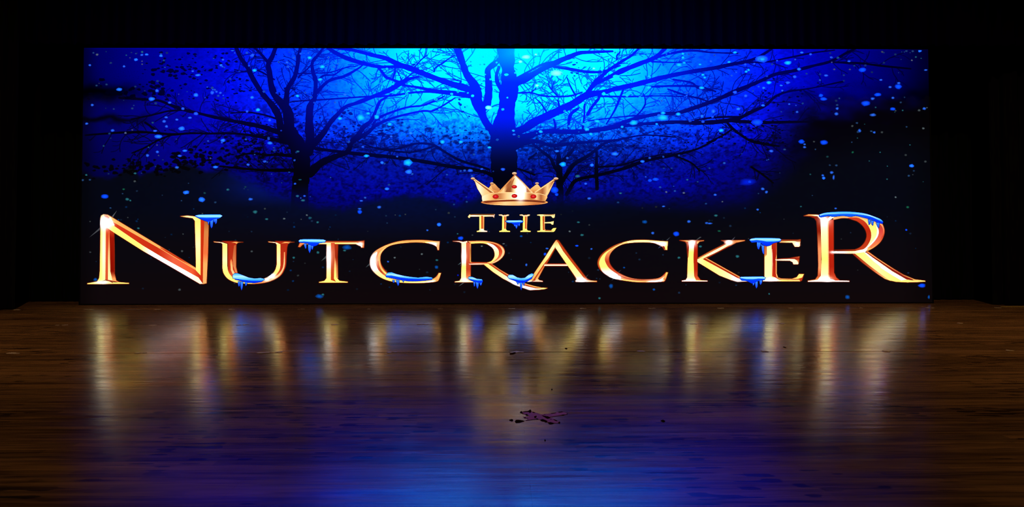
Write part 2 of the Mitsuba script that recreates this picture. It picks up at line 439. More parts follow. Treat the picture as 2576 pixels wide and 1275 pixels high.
LEFT = [
    [(753, 560, 46), (755, 470, 42), (760, 420, 40), (750, 370, 44), (735, 345, 40), (726, 325, 32), (727, 312, 28), (723, 279, 26), (708, 260, 18), (692, 241, 17), (682, 213, 15), (678, 182, 13), (675, 161, 12), (685, 142, 11), (693, 120, 11)],
    [(675, 158, 8), (666, 147, 7), (654, 133, 6), (640, 120, 5)],
    [(715, 345, 26), (706, 324, 20), (701, 293, 18), (685, 265, 15), (659, 234, 13), (638, 201, 12), (621, 168, 11), (605, 145, 10), (594, 120, 10)],
    [(722, 290, 20), (720, 270, 16), (721, 241, 14), (725, 220, 12), (741, 194, 11), (748, 166, 11), (751, 142, 10), (756, 120, 9)],
    [(750, 196, 4), (760, 185, 4), (774, 173, 4), (795, 147, 4), (806, 130, 3)],
    [(775, 380, 30), (780, 359, 24), (778, 312, 20), (780, 269, 17), (791, 246, 13), (794, 206, 11), (787, 180, 9), (786, 156, 8), (799, 140, 7), (813, 120, 6)],
    [(794, 236, 9), (813, 215, 9), (832, 201, 8), (865, 192, 7), (900, 173, 5), (912, 164, 3)],
    [(765, 385, 18), (794, 356, 16), (813, 335, 14), (832, 307, 12), (851, 286, 11), (869, 269, 10), (900, 258, 10), (931, 246, 10), (956, 236, 10), (982, 225, 13), (1006, 210, 13), (1029, 199, 8), (1053, 193, 5)],
    [(780, 436, 22), (806, 411, 18), (841, 395, 14), (874, 381, 12), (884, 358, 12), (900, 340, 12), (916, 319, 11), (935, 302, 10), (947, 274, 8), (956, 255, 7), (970, 246, 5), (985, 236, 3)],
    [(878, 362, 12), (904, 346, 11), (926, 333, 10), (945, 316, 8), (966, 305, 7), (994, 295, 6), (1029, 286, 5), (1065, 279, 5), (1088, 279, 4), (1112, 267, 4), (1145, 246, 3)],
    [(936, 325, 6), (942, 307, 6), (959, 293, 6), (994, 279, 5), (1029, 269, 5), (1065, 265, 4), (1100, 251, 4), (1119, 241, 3)],
    [(725, 345, 16), (706, 335, 14), (659, 319, 11), (600, 307, 9), (541, 295, 8), (504, 286, 7), (459, 275, 8), (431, 265, 7), (400, 253, 6), (365, 250, 6), (300, 246, 5)],
    [(735, 360, 12), (704, 354, 11), (659, 345, 8), (612, 338, 6), (576, 335, 5), (529, 336, 5), (482, 335, 5), (435, 338, 6), (400, 335, 5), (353, 332, 6), (294, 334, 5), (215, 340, 4)],
    [(440, 338, 4), (424, 342, 4), (395, 354, 4), (365, 371, 4), (332, 385, 3)],
    [(752, 392, 14), (738, 392, 10), (700, 389, 7), (670, 390, 6), (630, 386, 5), (600, 392, 4)],
    [(752, 428, 12), (736, 428, 9), (670, 428, 7), (623, 425, 6), (553, 418, 4)],
    [(700, 300, 5), (660, 288, 4), (620, 282, 4), (580, 285, 3)], [(690, 200, 4), (650, 178, 4), (615, 180, 3), (590, 175, 3)],
    [(745, 185, 3), (790, 184, 3), (830, 182, 3), (870, 170, 3), (900, 166, 2)], [(795, 205, 5), (815, 190, 5), (840, 188, 4), (858, 176, 3)],
    [(460, 276, 5), (440, 278, 5), (420, 280, 4), (380, 290, 4), (330, 300, 3)], [(365, 308, 5), (380, 318, 5), (395, 330, 4)],
]
CENTRE = [
    [(1268, 520, 56), (1268, 470, 58), (1268, 430, 62), (1268, 400, 64), (1266, 370, 64), (1266, 345, 60), (1269, 310, 50), (1274, 280, 43), (1277, 250, 42), (1281, 220, 44), (1280, 190, 36), (1276, 160, 36), (1274, 140, 42), (1272, 122, 46)],
    [(1256, 360, 36), (1245, 335, 26), (1225, 312, 18), (1211, 284, 20), (1199, 253, 30), (1197, 235, 30), (1192, 213, 22), (1175, 189, 18), (1166, 166, 17), (1159, 145, 17), (1150, 122, 18)],
    [(1226, 322, 12), (1219, 295, 11), (1217, 275, 13), (1224, 262, 20), (1229, 238, 20), (1229, 206, 17), (1227, 187, 16), (1229, 173, 15), (1246, 159, 14), (1262, 145, 14)],
    [(1268, 240, 14), (1259, 222, 10), (1251, 206, 10), (1249, 189, 9), (1255, 170, 9)],
    [(1200, 236, 14), (1185, 228, 15), (1166, 220, 17), (1135, 211, 15), (1088, 194, 13), (1041, 175, 14), (1001, 161, 13), (971, 147, 11), (935, 138, 9), (888, 126, 8), (840, 120, 6)],
    [(1010, 168, 7), (989, 168, 7), (954, 168, 8), (912, 159, 10), (869, 145, 11), (841, 131, 10), (826, 120, 10)],
    [(950, 168, 6), (962, 182, 6), (971, 194, 7), (989, 201, 6), (1010, 210, 9), (1018, 215, 6)],
    [(1200, 242, 16), (1173, 239, 14), (1135, 234, 11), (1088, 228, 9), (1053, 220, 6), (1018, 215, 5)],
    [(1190, 243, 9), (1171, 241, 8), (1124, 236, 5), (1076, 231, 5), (1029, 234, 5), (982, 241, 5), (924, 243, 5), (876, 246, 4), (806, 251, 4), (735, 255, 3)],
    [(1240, 442, 10), (1218, 432, 9), (1182, 425, 9), (1135, 419, 9), (1076, 408, 9), (1018, 399, 9), (959, 392, 9), (900, 387, 9), (841, 380, 8), (794, 374, 8)],
    [(1230, 426, 6), (1206, 418, 6), (1159, 404, 6), (1124, 385, 6), (1088, 364, 6), (1048, 361, 5), (1018, 369, 5), (982, 376, 4), (930, 370, 3), (885, 370, 3)],
    [(1092, 368, 4), (1040, 382, 4), (990, 380, 4), (950, 374, 3), (900, 356, 3)],
    [(992, 165, 4), (994, 178, 4), (988, 198, 3)], [(1012, 205, 4), (1030, 190, 3), (1042, 180, 3), (1050, 176, 2)], [(1012, 205, 3), (1005, 190, 3), (998, 176, 2)],
    [(1092, 180, 4), (1096, 170, 4), (1115, 158, 4), (1128, 148, 3), (1145, 138, 2)], [(1040, 172, 3), (1060, 150, 3), (1075, 138, 2)],
    [(1150, 215, 6), (1160, 205, 4), (1148, 202, 3), (1138, 198, 2)],
    [(1290, 215, 26), (1299, 208, 22), (1318, 199, 20), (1341, 187, 16), (1365, 173, 14), (1395, 159, 13), (1412, 151, 12), (1435, 142, 12), (1459, 133, 10), (1494, 131, 7), (1541, 129, 5)],
    [(1300, 196, 5), (1330, 180, 5), (1360, 164, 6), (1390, 156, 6)],
    [(1385, 164, 6), (1395, 168, 6), (1435, 174, 7), (1471, 180, 7), (1506, 181, 6), (1535, 174, 4), (1560, 165, 4)],
    [(1275, 345, 24), (1289, 335, 22), (1318, 324, 21), (1341, 309, 21), (1369, 295, 20), (1400, 281, 19), (1431, 267, 19), (1454, 253, 18), (1478, 239, 18), (1518, 232, 13), (1553, 222, 12), (1588, 215, 12), (1624, 206, 12), (1671, 194, 11), (1729, 182, 10), (1797, 171, 10), (1844, 161, 9), (1872, 156, 8), (1905, 145, 7), (1940, 124, 6)],
    [(1872, 157, 5), (1926, 156, 4), (1985, 145, 4), (2044, 133, 4), (2100, 126, 3)],
    [(1470, 242, 12), (1478, 234, 12), (1489, 218, 12), (1506, 199, 12), (1529, 178, 8), (1565, 154, 7), (1588, 140, 6), (1607, 122, 5)],
    [(1486, 224, 9), (1494, 213, 9), (1529, 196, 10), (1565, 178, 12), (1612, 159, 11), (1647, 145, 10), (1673, 122, 9)],
    [(1650, 147, 7), (1659, 142, 6), (1694, 133, 6), (1741, 127, 6), (1790, 132, 4), (1860, 134, 3)],
    [(1280, 362, 26), (1299, 352, 22), (1330, 342, 17), (1365, 331, 12), (1412, 331, 12), (1459, 331, 12), (1506, 326, 12), (1541, 319, 12), (1576, 305, 10), (1612, 295, 9), (1659, 286, 9), (1706, 284, 8), (1741, 273, 10), (1776, 261, 10), (1812, 247, 10), (1844, 232, 10), (1879, 218, 10), (1919, 201, 9), (1950, 187, 9), (1997, 178, 8), (2044, 166, 7), (2091, 154, 7), (2126, 135, 6), (2152, 122, 5)],
    [(2080, 156, 5), (2110, 157, 5), (2162, 159, 5), (2221, 166, 5), (2291, 173, 4)],
    [(1530, 323, 10), (1565, 317, 10), (1600, 313, 9), (1647, 310, 9), (1706, 307, 9), (1752, 309, 11), (1809, 306, 11), (1856, 298, 9), (1891, 281, 9), (1926, 265, 7), (1950, 243, 6), (1985, 230, 5), (2040, 222, 3), (2120, 205, 4)],
    [(1750, 302, 5), (1790, 296, 5), (1830, 294, 5), (1870, 294, 5)],
    [(1840, 303, 9), (1856, 305, 8), (1915, 308, 8), (1985, 307, 6), (2044, 306, 5)],
    [(1826, 305, 6), (1844, 324, 7), (1868, 342, 6), (1891, 356, 5), (1926, 364, 4), (1950, 368, 3)],
    [(1843, 324, 5), (1816, 342, 4), (1778, 359, 3)],
    [(1290, 372, 16), (1320, 360, 13), (1353, 356, 10), (1388, 366, 9), (1435, 361, 8), (1494, 356, 6), (1550, 352, 5), (1620, 340, 4), (1700, 345, 3)],
    [(1304, 234, 4), (1335, 233, 4), (1365, 241, 4), (1412, 243, 4), (1440, 240, 4), (1465, 232, 3)], [(1336, 233, 4), (1348, 222, 3)],
    [(1448, 240, 5), (1438, 223, 4), (1432, 210, 3), (1426, 195, 2)], [(1403, 242, 4), (1390, 228, 3), (1382, 218, 3), (1380, 205, 2)], [(1388, 226, 3), (1394, 205, 2)],
    [(1408, 275, 6), (1405, 258, 5), (1403, 252, 4)], [(1376, 284, 4), (1362, 262, 3), (1345, 245, 2)],
    [(1430, 322, 5), (1432, 300, 8), (1438, 285, 8), (1455, 272, 6)], [(1395, 330, 8), (1397, 315, 6), (1393, 300, 5)], [(1466, 322, 6), (1470, 290, 4), (1471, 262, 4)],
    [(1478, 288, 8), (1490, 268, 7), (1506, 248, 6), (1510, 235, 5)], [(1525, 312, 3), (1545, 280, 5), (1558, 250, 6), (1568, 225, 5)],
    [(1560, 318, 4), (1600, 292, 4), (1622, 265, 4), (1622, 245, 3), (1618, 235, 3)], [(1640, 218, 5), (1700, 216, 5), (1760, 218, 5), (1800, 230, 4)],
    [(1680, 224, 4), (1720, 238, 5), (1760, 248, 4), (1790, 258, 3)], [(1505, 242, 5), (1580, 243, 4), (1660, 241, 3), (1720, 243, 3)],
    [(1694, 200, 4), (1740, 208, 5), (1756, 222, 4), (1790, 228, 3)], [(1552, 150, 4), (1552, 140, 4), (1560, 130, 3)], [(1640, 155, 4), (1690, 157, 3), (1740, 156, 2)],
    [(1480, 304, 3), (1560, 294, 3), (1620, 290, 3)], [(1400, 365, 4), (1420, 350, 4), (1440, 342, 3)], [(1364, 366, 5), (1350, 372, 4), (1345, 364, 3)],
]
SMALL = [
    [(1410, 530, 20), (1409, 500, 18), (1408, 470, 17), (1407, 432, 15), (1406, 405, 13), (1404, 385, 9), (1395, 372, 5)],
    [(1408, 420, 9), (1420, 400, 9), (1435, 385, 8), (1447, 366, 6), (1455, 355, 4)], [(1402, 430, 8), (1395, 420, 8), (1384, 397, 8), (1360, 378, 7), (1341, 362, 6)],
    [(1412, 460, 11), (1430, 432, 10), (1447, 411, 10), (1482, 390, 8), (1518, 362, 7), (1548, 352, 4)],
    [(1502, 475, 10), (1501, 445, 9), (1500, 420, 9), (1501, 390, 7), (1498, 375, 5)],
    [(1425, 490, 9), (1435, 472, 10), (1447, 455, 9), (1475, 446, 8), (1506, 440, 8), (1565, 425, 8), (1624, 404, 8), (1694, 390, 7), (1750, 376, 5), (1800, 352, 4)],
    [(1300, 424, 5), (1320, 430, 5), (1345, 440, 4)], [(1500, 420, 5), (1560, 416, 4), (1620, 398, 4), (1690, 385, 3)], [(1330, 400, 5), (1350, 385, 4)],
    [(1700, 392, 5), (1740, 410, 4), (1760, 430, 3)], [(1890, 420, 5), (1920, 440, 5), (1945, 460, 4)], [(1880, 350, 5), (1910, 358, 5), (1960, 368, 4)],
]


def tree_part(key, limbs, out, label, edge=9, mixsky=0.0):
    g = unary_union([limb(b) for b in limbs]).intersection(SCREEN)
    v, f = triangulate(g.simplify(0.25), edge)
    glow_mesh(key, v, f, emit(tree_col(v[:, 0], v[:, 1], mixsky)), out, 0.3)
    lab(key, label=label)


cx = wall_px(np.array([SX0, SX1, SX1, SX0]), np.array([SZ0, SZ0, SZ1, SZ1]))
SCREEN = mk(cx)

# fine twigs growing off the limbs, and leaves
tw = random.Random(5)


def sprout(limbs, n, wide, lmin, lmax):
    out = []
    dens = []
    for b in limbs:
        p = np.array(cr(b, 6))
        dens += [(p[i], p[i + 1]) for i in range(len(p) - 1) if p[i, 2] < 24]
    for _ in range(n):
        a, b = tw.choice(dens)
        ang = math.atan2(b[1] - a[1], b[0] - a[0]) + tw.choice((-1, 1)) * tw.uniform(0.3, 1.25)
        L = tw.uniform(lmin, lmax)
        x, y = a[0], a[1]
        pts = [(x, y)]
        curl = tw.uniform(-0.12, 0.12)
        for k in range(6):
            ang += curl + tw.uniform(-0.22, 0.22)
            x += math.cos(ang) * L / 6; y += math.sin(ang) * L / 6 * 0.8
            pts.append((x, y))
            if k in (2, 3, 4) and tw.random() < 0.55:
                a2 = ang + tw.choice((-1, 1)) * tw.uniform(0.4, 0.9)
                l2 = L * tw.uniform(0.2, 0.45)
                out.append(LineString([(x, y), (x + math.cos(a2) * l2 * .5, y + math.sin(a2) * l2 * .45), (x + math.cos(a2 + .2) * l2, y + math.sin(a2 + .2) * l2 * .8)]).buffer(wide * 0.32, 1))
        ls = LineString(pts)
        out.append(ls.buffer(wide * 0.5, 1))
    return out


tg = sprout(LEFT, 330, 2.2, 18, 75) + sprout(CENTRE, 620, 2.2, 18, 85) + sprout(SMALL, 170, 2.0, 15, 60)
g = unary_union(tg).intersection(SCREEN)
v, f = triangulate(g.simplify(0.3), 16)
glow_mesh(KEY + '__twigs', v, f, emit(tree_col(v[:, 0], v[:, 1], 0.30)), 0.001, 0.2)
lab(KEY + '__twigs', label='fine bare twigs against the blue glow', kind='stuff')

lv = []


def leaf(x, y, s):
    k = 7
    ph = tw.uniform(0, 6.28)
    return mk([(x + math.cos(t) * s * tw.uniform(.6, 1.2), y + math.sin(t) * s * .62 * tw.uniform(.6, 1.2)) for t in np.arange(k) / k * 2 * math.pi + ph])


for cxl, cyl, n, sx, sy, s in [(440, 165, 26, 40, 16, 5), (420, 178, 18, 18, 8, 7), (485, 180, 12, 14, 10, 6), (540, 175, 12, 30, 8, 5), (475, 205, 12, 30, 14, 5), (560, 150, 14, 30, 14, 5), (520, 130, 8, 60, 12, 5),
                               (450, 240, 18, 60, 16, 4), (600, 215, 20, 20, 16, 5), (385, 212, 16, 16, 5, 7), (330, 232, 30, 60, 10, 9), (650, 290, 40, 60, 30, 4), (640, 370, 46, 70, 20, 6), (560, 400, 40, 70, 14, 8),
                               (470, 402, 30, 40, 10, 8), (340, 420, 16, 10, 12, 7), (760, 335, 40, 30, 26, 4), (720, 240, 16, 20, 30, 4), (890, 330, 16, 16, 10, 5), (870, 285, 8, 12, 8, 6), (1010, 303, 4, 8, 4, 5), (960, 330, 6, 10, 5, 5),
                               (1163, 268, 7, 6, 7, 5), (1040, 163, 2, 2, 2, 5), (1212, 220, 4, 3, 4, 4), (1449, 161, 4, 4, 3, 4), (1448, 185, 5, 5, 5, 4), (620, 350, 30, 30, 12, 5), (700, 395, 30, 40, 16, 5), (520, 380, 6, 4, 12, 5),
                               (300, 425, 40, 60, 10, 8), (420, 420, 40, 60, 10, 8), (850, 350, 30, 60, 12, 4), (1190, 340, 20, 30, 20, 4), (1950, 240, 40, 50, 22, 4), (1900, 330, 70, 70, 26, 4), (1750, 340, 50, 80, 26, 3), (1600, 370, 60, 90, 22, 3)]:
    for _ in range(n):
        x, y = tw.gauss(cxl, sx), tw.gauss(cyl, sy)
        lv.append(leaf(x, y, s * tw.uniform(.45, 1.1)))
g = unary_union(lv).intersection(SCREEN)
v, f = triangulate(g.simplify(0.3), 12)
glow_mesh(KEY + '__leaves', v, f, emit(tree_col(v[:, 0], v[:, 1], 0.12) * 0.8), 0.0015, 0.2)
lab(KEY + '__leaves', label='dark dry leaves left on the branches', kind='stuff')

tree_part(KEY + '__tree', LEFT, 0.002, 'bare tree at the left of the screen')
tree_part(KEY + '__tree_001', CENTRE, 0.0025, 'great bare tree in the middle of the screen with far reaching limbs')
tree_part(KEY + '__tree_002', SMALL, 0.003, 'small bare tree right of the crown')

# ------------------------------------------------------------------ snowflakes in the picture
FL = """235,133,5,4,d 226,164,6,5,m 312,167,6,5,m 342,150,9,6,b 357,138,7,5,m 369,137,8,5,b 405,140,8,6,b 342,135,5,3,d 405,135,5,3,d 546,122,8,4,m 585,125,8,6,b 556,164,7,5,b 561,150,6,5,m 498,189,11,5,b 485,179,6,4,m
300,225,13,7,b 395,228,8,7,m 382,249,13,8,b 493,239,10,8,b 534,233,8,8,m 534,221,7,6,d 634,245,9,6,b 640,177,9,7,c 649,276,10,7,c 635,139,8,7,m 460,273,7,6,m 493,286,9,7,m 427,258,8,5,m 418,295,8,5,m 413,305,8,6,m
419,318,7,6,m 457,323,14,9,b 478,296,9,5,m 445,301,7,5,m 399,343,16,8,b 390,329,9,5,m 283,328,9,6,m 232,264,7,6,m 218,311,7,5,m 561,353,10,7,b 679,360,11,6,b 678,302,7,6,m 465,379,10,5,b 396,382,7,6,m 371,391,7,6,m
452,392,9,5,m 748,241,8,6,c 722,157,6,5,m 779,145,10,7,c 749,381,7,4,t 811,168,11,7,c 805,200,9,6,c 855,298,9,6,c 907,296,16,12,c 948,294,10,9,c 868,238,7,5,m 926,285,8,5,c 980,313,9,7,c 1033,335,9,6,b 1113,357,10,9,c
1159,357,10,7,c 1229,271,14,8,w 1189,241,7,5,c 1274,188,8,5,c 1231,371,9,5,c 922,392,11,6,c 913,369,6,4,m 984,343,6,5,m 1323,143,18,9,w 1309,155,9,6,w 1400,184,24,12,w 1348,137,6,4,w 1351,215,8,6,w 1494,172,6,4,w
1551,192,14,6,c 1502,305,11,6,c 1594,309,17,10,c 1668,296,22,12,c 1668,284,10,5,c 1706,287,10,7,c 1708,163,12,7,c 1721,158,7,4,c 1632,220,9,6,c 1765,221,11,6,c 1761,162,6,4,c 1768,188,7,5,c 1773,195,6,4,c 1519,236,8,6,c
1360,331,9,5,c 1476,325,9,7,c 1486,337,8,5,c 1547,387,14,8,b 1401,380,9,5,b 1293,338,6,4,m 1718,135,6,5,c 1718,145,6,5,c 1565,319,6,5,c 1652,312,6,4,c 1794,280,8,8,b 1586,327,6,4,b 1849,132,9,5,c 1916,148,26,14,b 1918,149,12,8,c
1982,158,15,9,c 2017,132,8,4,b 1834,156,8,4,c 1877,180,7,5,c 1883,176,6,5,c 1934,208,11,7,c 2010,174,9,6,b 1999,193,8,6,m 1982,208,10,6,m 1965,215,7,4,b 1849,232,8,6,m 2078,190,9,5,m 2170,176,16,9,v 2091,144,7,4,m
2136,154,7,4,m 2314,128,8,6,b 2329,176,8,4,m 2260,218,14,11,v 2261,209,8,5,m 2239,219,7,5,m 2216,201,7,4,m 2208,238,15,7,v 2195,248,9,6,m 2246,246,7,5,m 2178,260,20,11,v 2246,274,12,7,v 2196,289,14,7,m 2325,273,8,6,m
2065,240,10,7,v 2072,249,14,8,v 2106,273,7,6,m 2106,264,6,4,d 2104,286,9,7,m 1905,308,22,12,v 1814,328,11,7,c 1857,274,9,6,b 1795,279,8,8,m 1919,265,8,5,b 2162,329,8,8,m 2192,330,6,4,d 2199,333,7,5,m 2016,356,13,9,v
2024,363,6,4,m 2072,358,16,10,v 2024,370,7,5,m 1940,380,9,6,m 1974,376,7,4,d 2145,383,5,5,g 1876,241,8,6,m 1766,292,6,6,b 1921,221,7,5,b 264,494,17,9,v 468,484,14,8,b 507,502,14,10,b 320,501,9,6,t 311,476,6,4,g 340,436,7,4,t
217,440,6,4,t 208,453,6,5,d 226,452,6,4,d 573,477,7,5,t 630,501,10,6,m 642,533,10,7,t 671,551,7,4,t 715,550,6,4,s 445,421,10,6,m 542,420,11,6,b 624,414,7,5,m 666,406,8,5,m 278,523,5,3,d 348,574,6,4,t 1026,409,19,14,c
1028,432,14,10,b 961,409,8,6,b 973,475,10,6,b 954,521,9,6,m 905,533,10,9,v 905,525,8,4,m 909,505,8,4,m 1104,565,9,8,b 1159,599,11,8,v 873,622,19,11,u 867,630,7,4,t 800,635,7,6,t 755,452,7,3,g 748,493,7,5,t 762,504,9,5,t
766,493,6,4,m 799,559,6,5,t 780,548,7,5,t 772,541,5,4,s 1075,579,5,4,m 1183,429,12,6,m 1212,425,7,4,m 1265,426,9,6,m 1416,413,14,10,c 1395,478,17,13,v 1400,489,8,6,v 1489,415,9,7,b 1616,406,9,6,b 1453,443,11,6,t 1473,462,7,5,m
1482,499,9,5,m 1561,486,7,4,t 1622,558,11,8,u 1701,588,13,11,v 1733,557,9,6,m 1642,586,7,6,m 1464,591,8,5,t 1455,559,7,4,t 1433,582,5,4,s 1676,483,5,4,s 1720,485,6,4,s 1669,519,7,4,m 1778,561,7,5,m 1785,562,12,4,m 1311,594,6,4,u
1729,452,5,4,t 1649,451,14,7,v 1635,454,9,6,v 2293,417,10,7,b 2092,434,8,6,m 2072,448,7,6,b 2070,441,6,5,m 2097,446,5,10,m 1886,457,9,7,v 1880,458,34,16,n 1919,475,8,6,m 1928,483,7,6,m 2102,524,6,4,m 1906,527,6,5,m 1799,490,7,5,m
2253,496,5,4,s 2283,521,7,5,g 2280,578,5,4,v 1855,645,8,6,t 1801,542,8,5,t 1809,581,7,4,g 803,745,17,9,u 812,741,7,5,t 2132,747,10,9,u 2337,747,6,8,u 1935,739,4,4,t 1537,719,9,10,u 1645,728,6,5,u 1508,750,6,5,t 1708,648,7,5,t
240,703,9,7,u 2319,718,16,9,v 739,648,6,5,t 1311,594,6,5,u 1570,673,5,4,u 1451,618,8,4,v 1371,639,6,6,v 1376,625,7,4,m 1324,666,5,6,m 1488,626,5,4,m 1762,620,7,5,t 1098,672,8,8,u 1099,654,6,4,t 976,658,5,4,m 1152,692,4,4,n 993,648,5,4,s
1061,639,5,4,s 1267,613,6,3,s 1151,588,4,3,t 1212,619,5,4,s"""
FC = dict(d=(40, 80, 130), m=(45, 115, 215), b=(40, 150, 255), c=(20, 225, 255), w=(165, 255, 255), v=(10, 95, 250), u=(5, 85, 180), t=(40, 120, 130), g=(20, 105, 75), s=(105, 120, 125), n=(0, 30, 215))
V, Fc, C = [], [], []


def flake(x, y, w, h, col, soft=0.35):
    k = 10
    n = sum(len(a) for a in V)
    a = np.arange(k) / k * 2 * math.pi
    rr = RNG.uniform(0.85, 1.12, k)
    mid = np.c_[x + np.cos(a) * w * 0.24 * rr, y + np.sin(a) * h * 0.24 * rr]
    ext = np.c_[x + np.cos(a) * w * 0.68 * rr, y + np.sin(a) * h * 0.68 * rr]
    bg = np.minimum(sky(ext[:, 0], ext[:, 1]), 255)
    V.append(np.vstack([[[x, y]], mid, ext]))
    i = np.arange(k); j = (i + 1) % k
    Fc.append(np.vstack([np.c_[np.zeros(k, int), 1 + i, 1 + j], np.c_[1 + i, 1 + k + i, 1 + k + j], np.c_[1 + i, 1 + k + j, 1 + j]]) + n)
    col = np.asarray(col, float)
    edge = bg * 0.95 + col * 0.05
    C.append(np.vstack([[col], np.tile(col * 0.88 + bg[:1] * 0.12, (k, 1)), edge]))


for s in FL.split():
    x, y, w, h, c = s.split(',')
    flake(float(x), float(y), float(w), float(h), FC[c])
for _ in range(520):
    x, y = tw.uniform(215, 2335), 128 + 610 * tw.random() ** 1.35
    s = tw.uniform(2.2, 5.2)
    near = float(rad(np.array(x), np.array(y)))
    c = np.array(FC['c'] if near < 1.2 else FC['m'] if near < 2.6 else FC[tw.choice('dtsd')], float)
    if y > 520:
        c = np.array(FC[tw.choice('dsdu')], float) * tw.uniform(.25, .7)
    else:
        c = c * tw.uniform(.55, 1)
    flake(x, y, s * 1.25, s, c)
V, Fc, C = np.vstack(V), np.vstack(Fc), np.vstack(C)
V[:, 0] = np.clip(V[:, 0], 205, 2339); V[:, 1] = np.clip(V[:, 1], 126, 758)
glow_mesh(KEY + '__snowflakes', V, Fc, emit(C), 0.004, 0.1)
lab(KEY + '__snowflakes', label='falling snowflakes of pale blue light over the forest', kind='stuff')

# ------------------------------------------------------------------ the gold lettering
YL, YW, CRM, OR, OB, RD, DR, WH = (255, 228, 112), (255, 240, 165), (255, 235, 200), (240, 165, 85), (205, 112, 58), (202, 50, 22), (150, 16, 4), (255, 255, 255)
PK = (255, 205, 180)


def colour_of(spec, x, y):
    if spec[0] in ('v', 'h'):
        t = y if spec[0] == 'v' else x
        st = spec[1]
        return ramp(t, [s[0] for s in st], np.array([s[1] for s in st], float))
    return np.tile(np.asarray(spec, float), (len(x), 1))


def art(key, origin, scale, layers, shine=(), rim=((96, 22, 6), 1.5), out=0.006, label=None, edge=3.5, weight=0.15, gain=1.35, blue=1.0):
    """layers: (colour, points), later ones on top, in the units of a measured patch of the picture (origin and scale in pixels)"""
    ps = []
    for col, pts in layers:
        if col[0] in ('v', 'h'):
            k = origin[1] if col[0] == 'v' else origin[0]
            col = (col[0], [(k + s[0] / scale, s[1]) for s in col[1]])
        ps.append((col, mk([(origin[0] + x / scale, origin[1] + y / scale) for x, y in pts])))
    if rim:
        ps.insert(0, (rim[0], unary_union([p for _, p in ps]).buffer(rim[1], 3)))
    V, Fc, C, n = [], [], [], 0
    above = None
    for col, p in reversed(ps):
        g = p if above is None else p.difference(above)
        above = p if above is None else above.union(p)
        v, f = triangulate(g, edge)
        if not len(v):
            continue
        c = colour_of(col, v[:, 0], v[:, 1])
        for sx, sy, rx, ry, k in shine:
            sxx, syy = origin[0] + sx / scale, origin[1] + sy / scale
            w = k * np.exp(-(((v[:, 0] - sxx) / (rx / scale)) ** 2 + ((v[:, 1] - syy) / (ry / scale)) ** 2))
            c = c + (np.array(WH) * 1.15 - c) * np.clip(w, 0, 1)[:, None]
        V.append(v); Fc.append(f + n); C.append(c); n += len(v)
    v, f, c = np.vstack(V), np.vstack(Fc), np.vstack(C)
    e_ = lin(np.clip(c, 0, 255))
    e_ *= (1 + (gain - 1) * sstep(150, 255, c[:, 0]))[:, None]
    e_[:, 2] *= 1 + (blue - 1) * sstep(200, 250, c[:, 2])
    glow_mesh(key, v, f, e_, out, weight)
    if label:
        lab(key, label=label)


def letter(origin, scale, layers, shine, label, **k):
    key = name(KEY + '__letter')
    art(key, origin, scale, layers, shine, label=label, **k)
    return key


def rays(parent, origin, scale, list_):
    """faint rays of light glinting off a letter, each a piece of its own"""
    for ray_ in list_:
        art(name(parent + '__sparkle'), origin, scale, [ray_], rim=None, out=0.005, label='faint ray of light', weight=0.02, gain=1)


SNT, SNM, SNB, SND = (165, 240, 255), (40, 185, 255), (0, 95, 255), (0, 40, 245)


def cap(parent, origin, scale, top, body, icicles, label='blue snow with icicles', glint=()):
    """snow lying on a letter: pale upper rim, blue underside, hanging icicles"""
    lay = [(('v', [(min(p[1] for p in ic), (60, 150, 255)), (max(p[1] for p in ic), (20, 70, 235))]), ic) for ic in icicles]
    ys = [p[1] for p in body]
    lay.append((('v', [(min(ys), (20, 120, 255)), ((min(ys) + max(ys)) / 2, (0, 62, 252)), (max(ys), (0, 42, 235))]), body))
    yt = [p[1] for p in top]
    lay.append((('v', [(min(yt), (60, 190, 255)), (min(yt) * .6 + max(yt) * .4, (185, 246, 255)), (min(yt) * .3 + max(yt) * .7, (120, 222, 255)), (max(yt), (25, 145, 255))]), top))
    art(name(parent + '__snow_cap'), origin, scale, lay, glint, rim=((0, 22, 110), 0.9), out=0.008, label=label, edge=3, weight=0.1, blue=1.7)


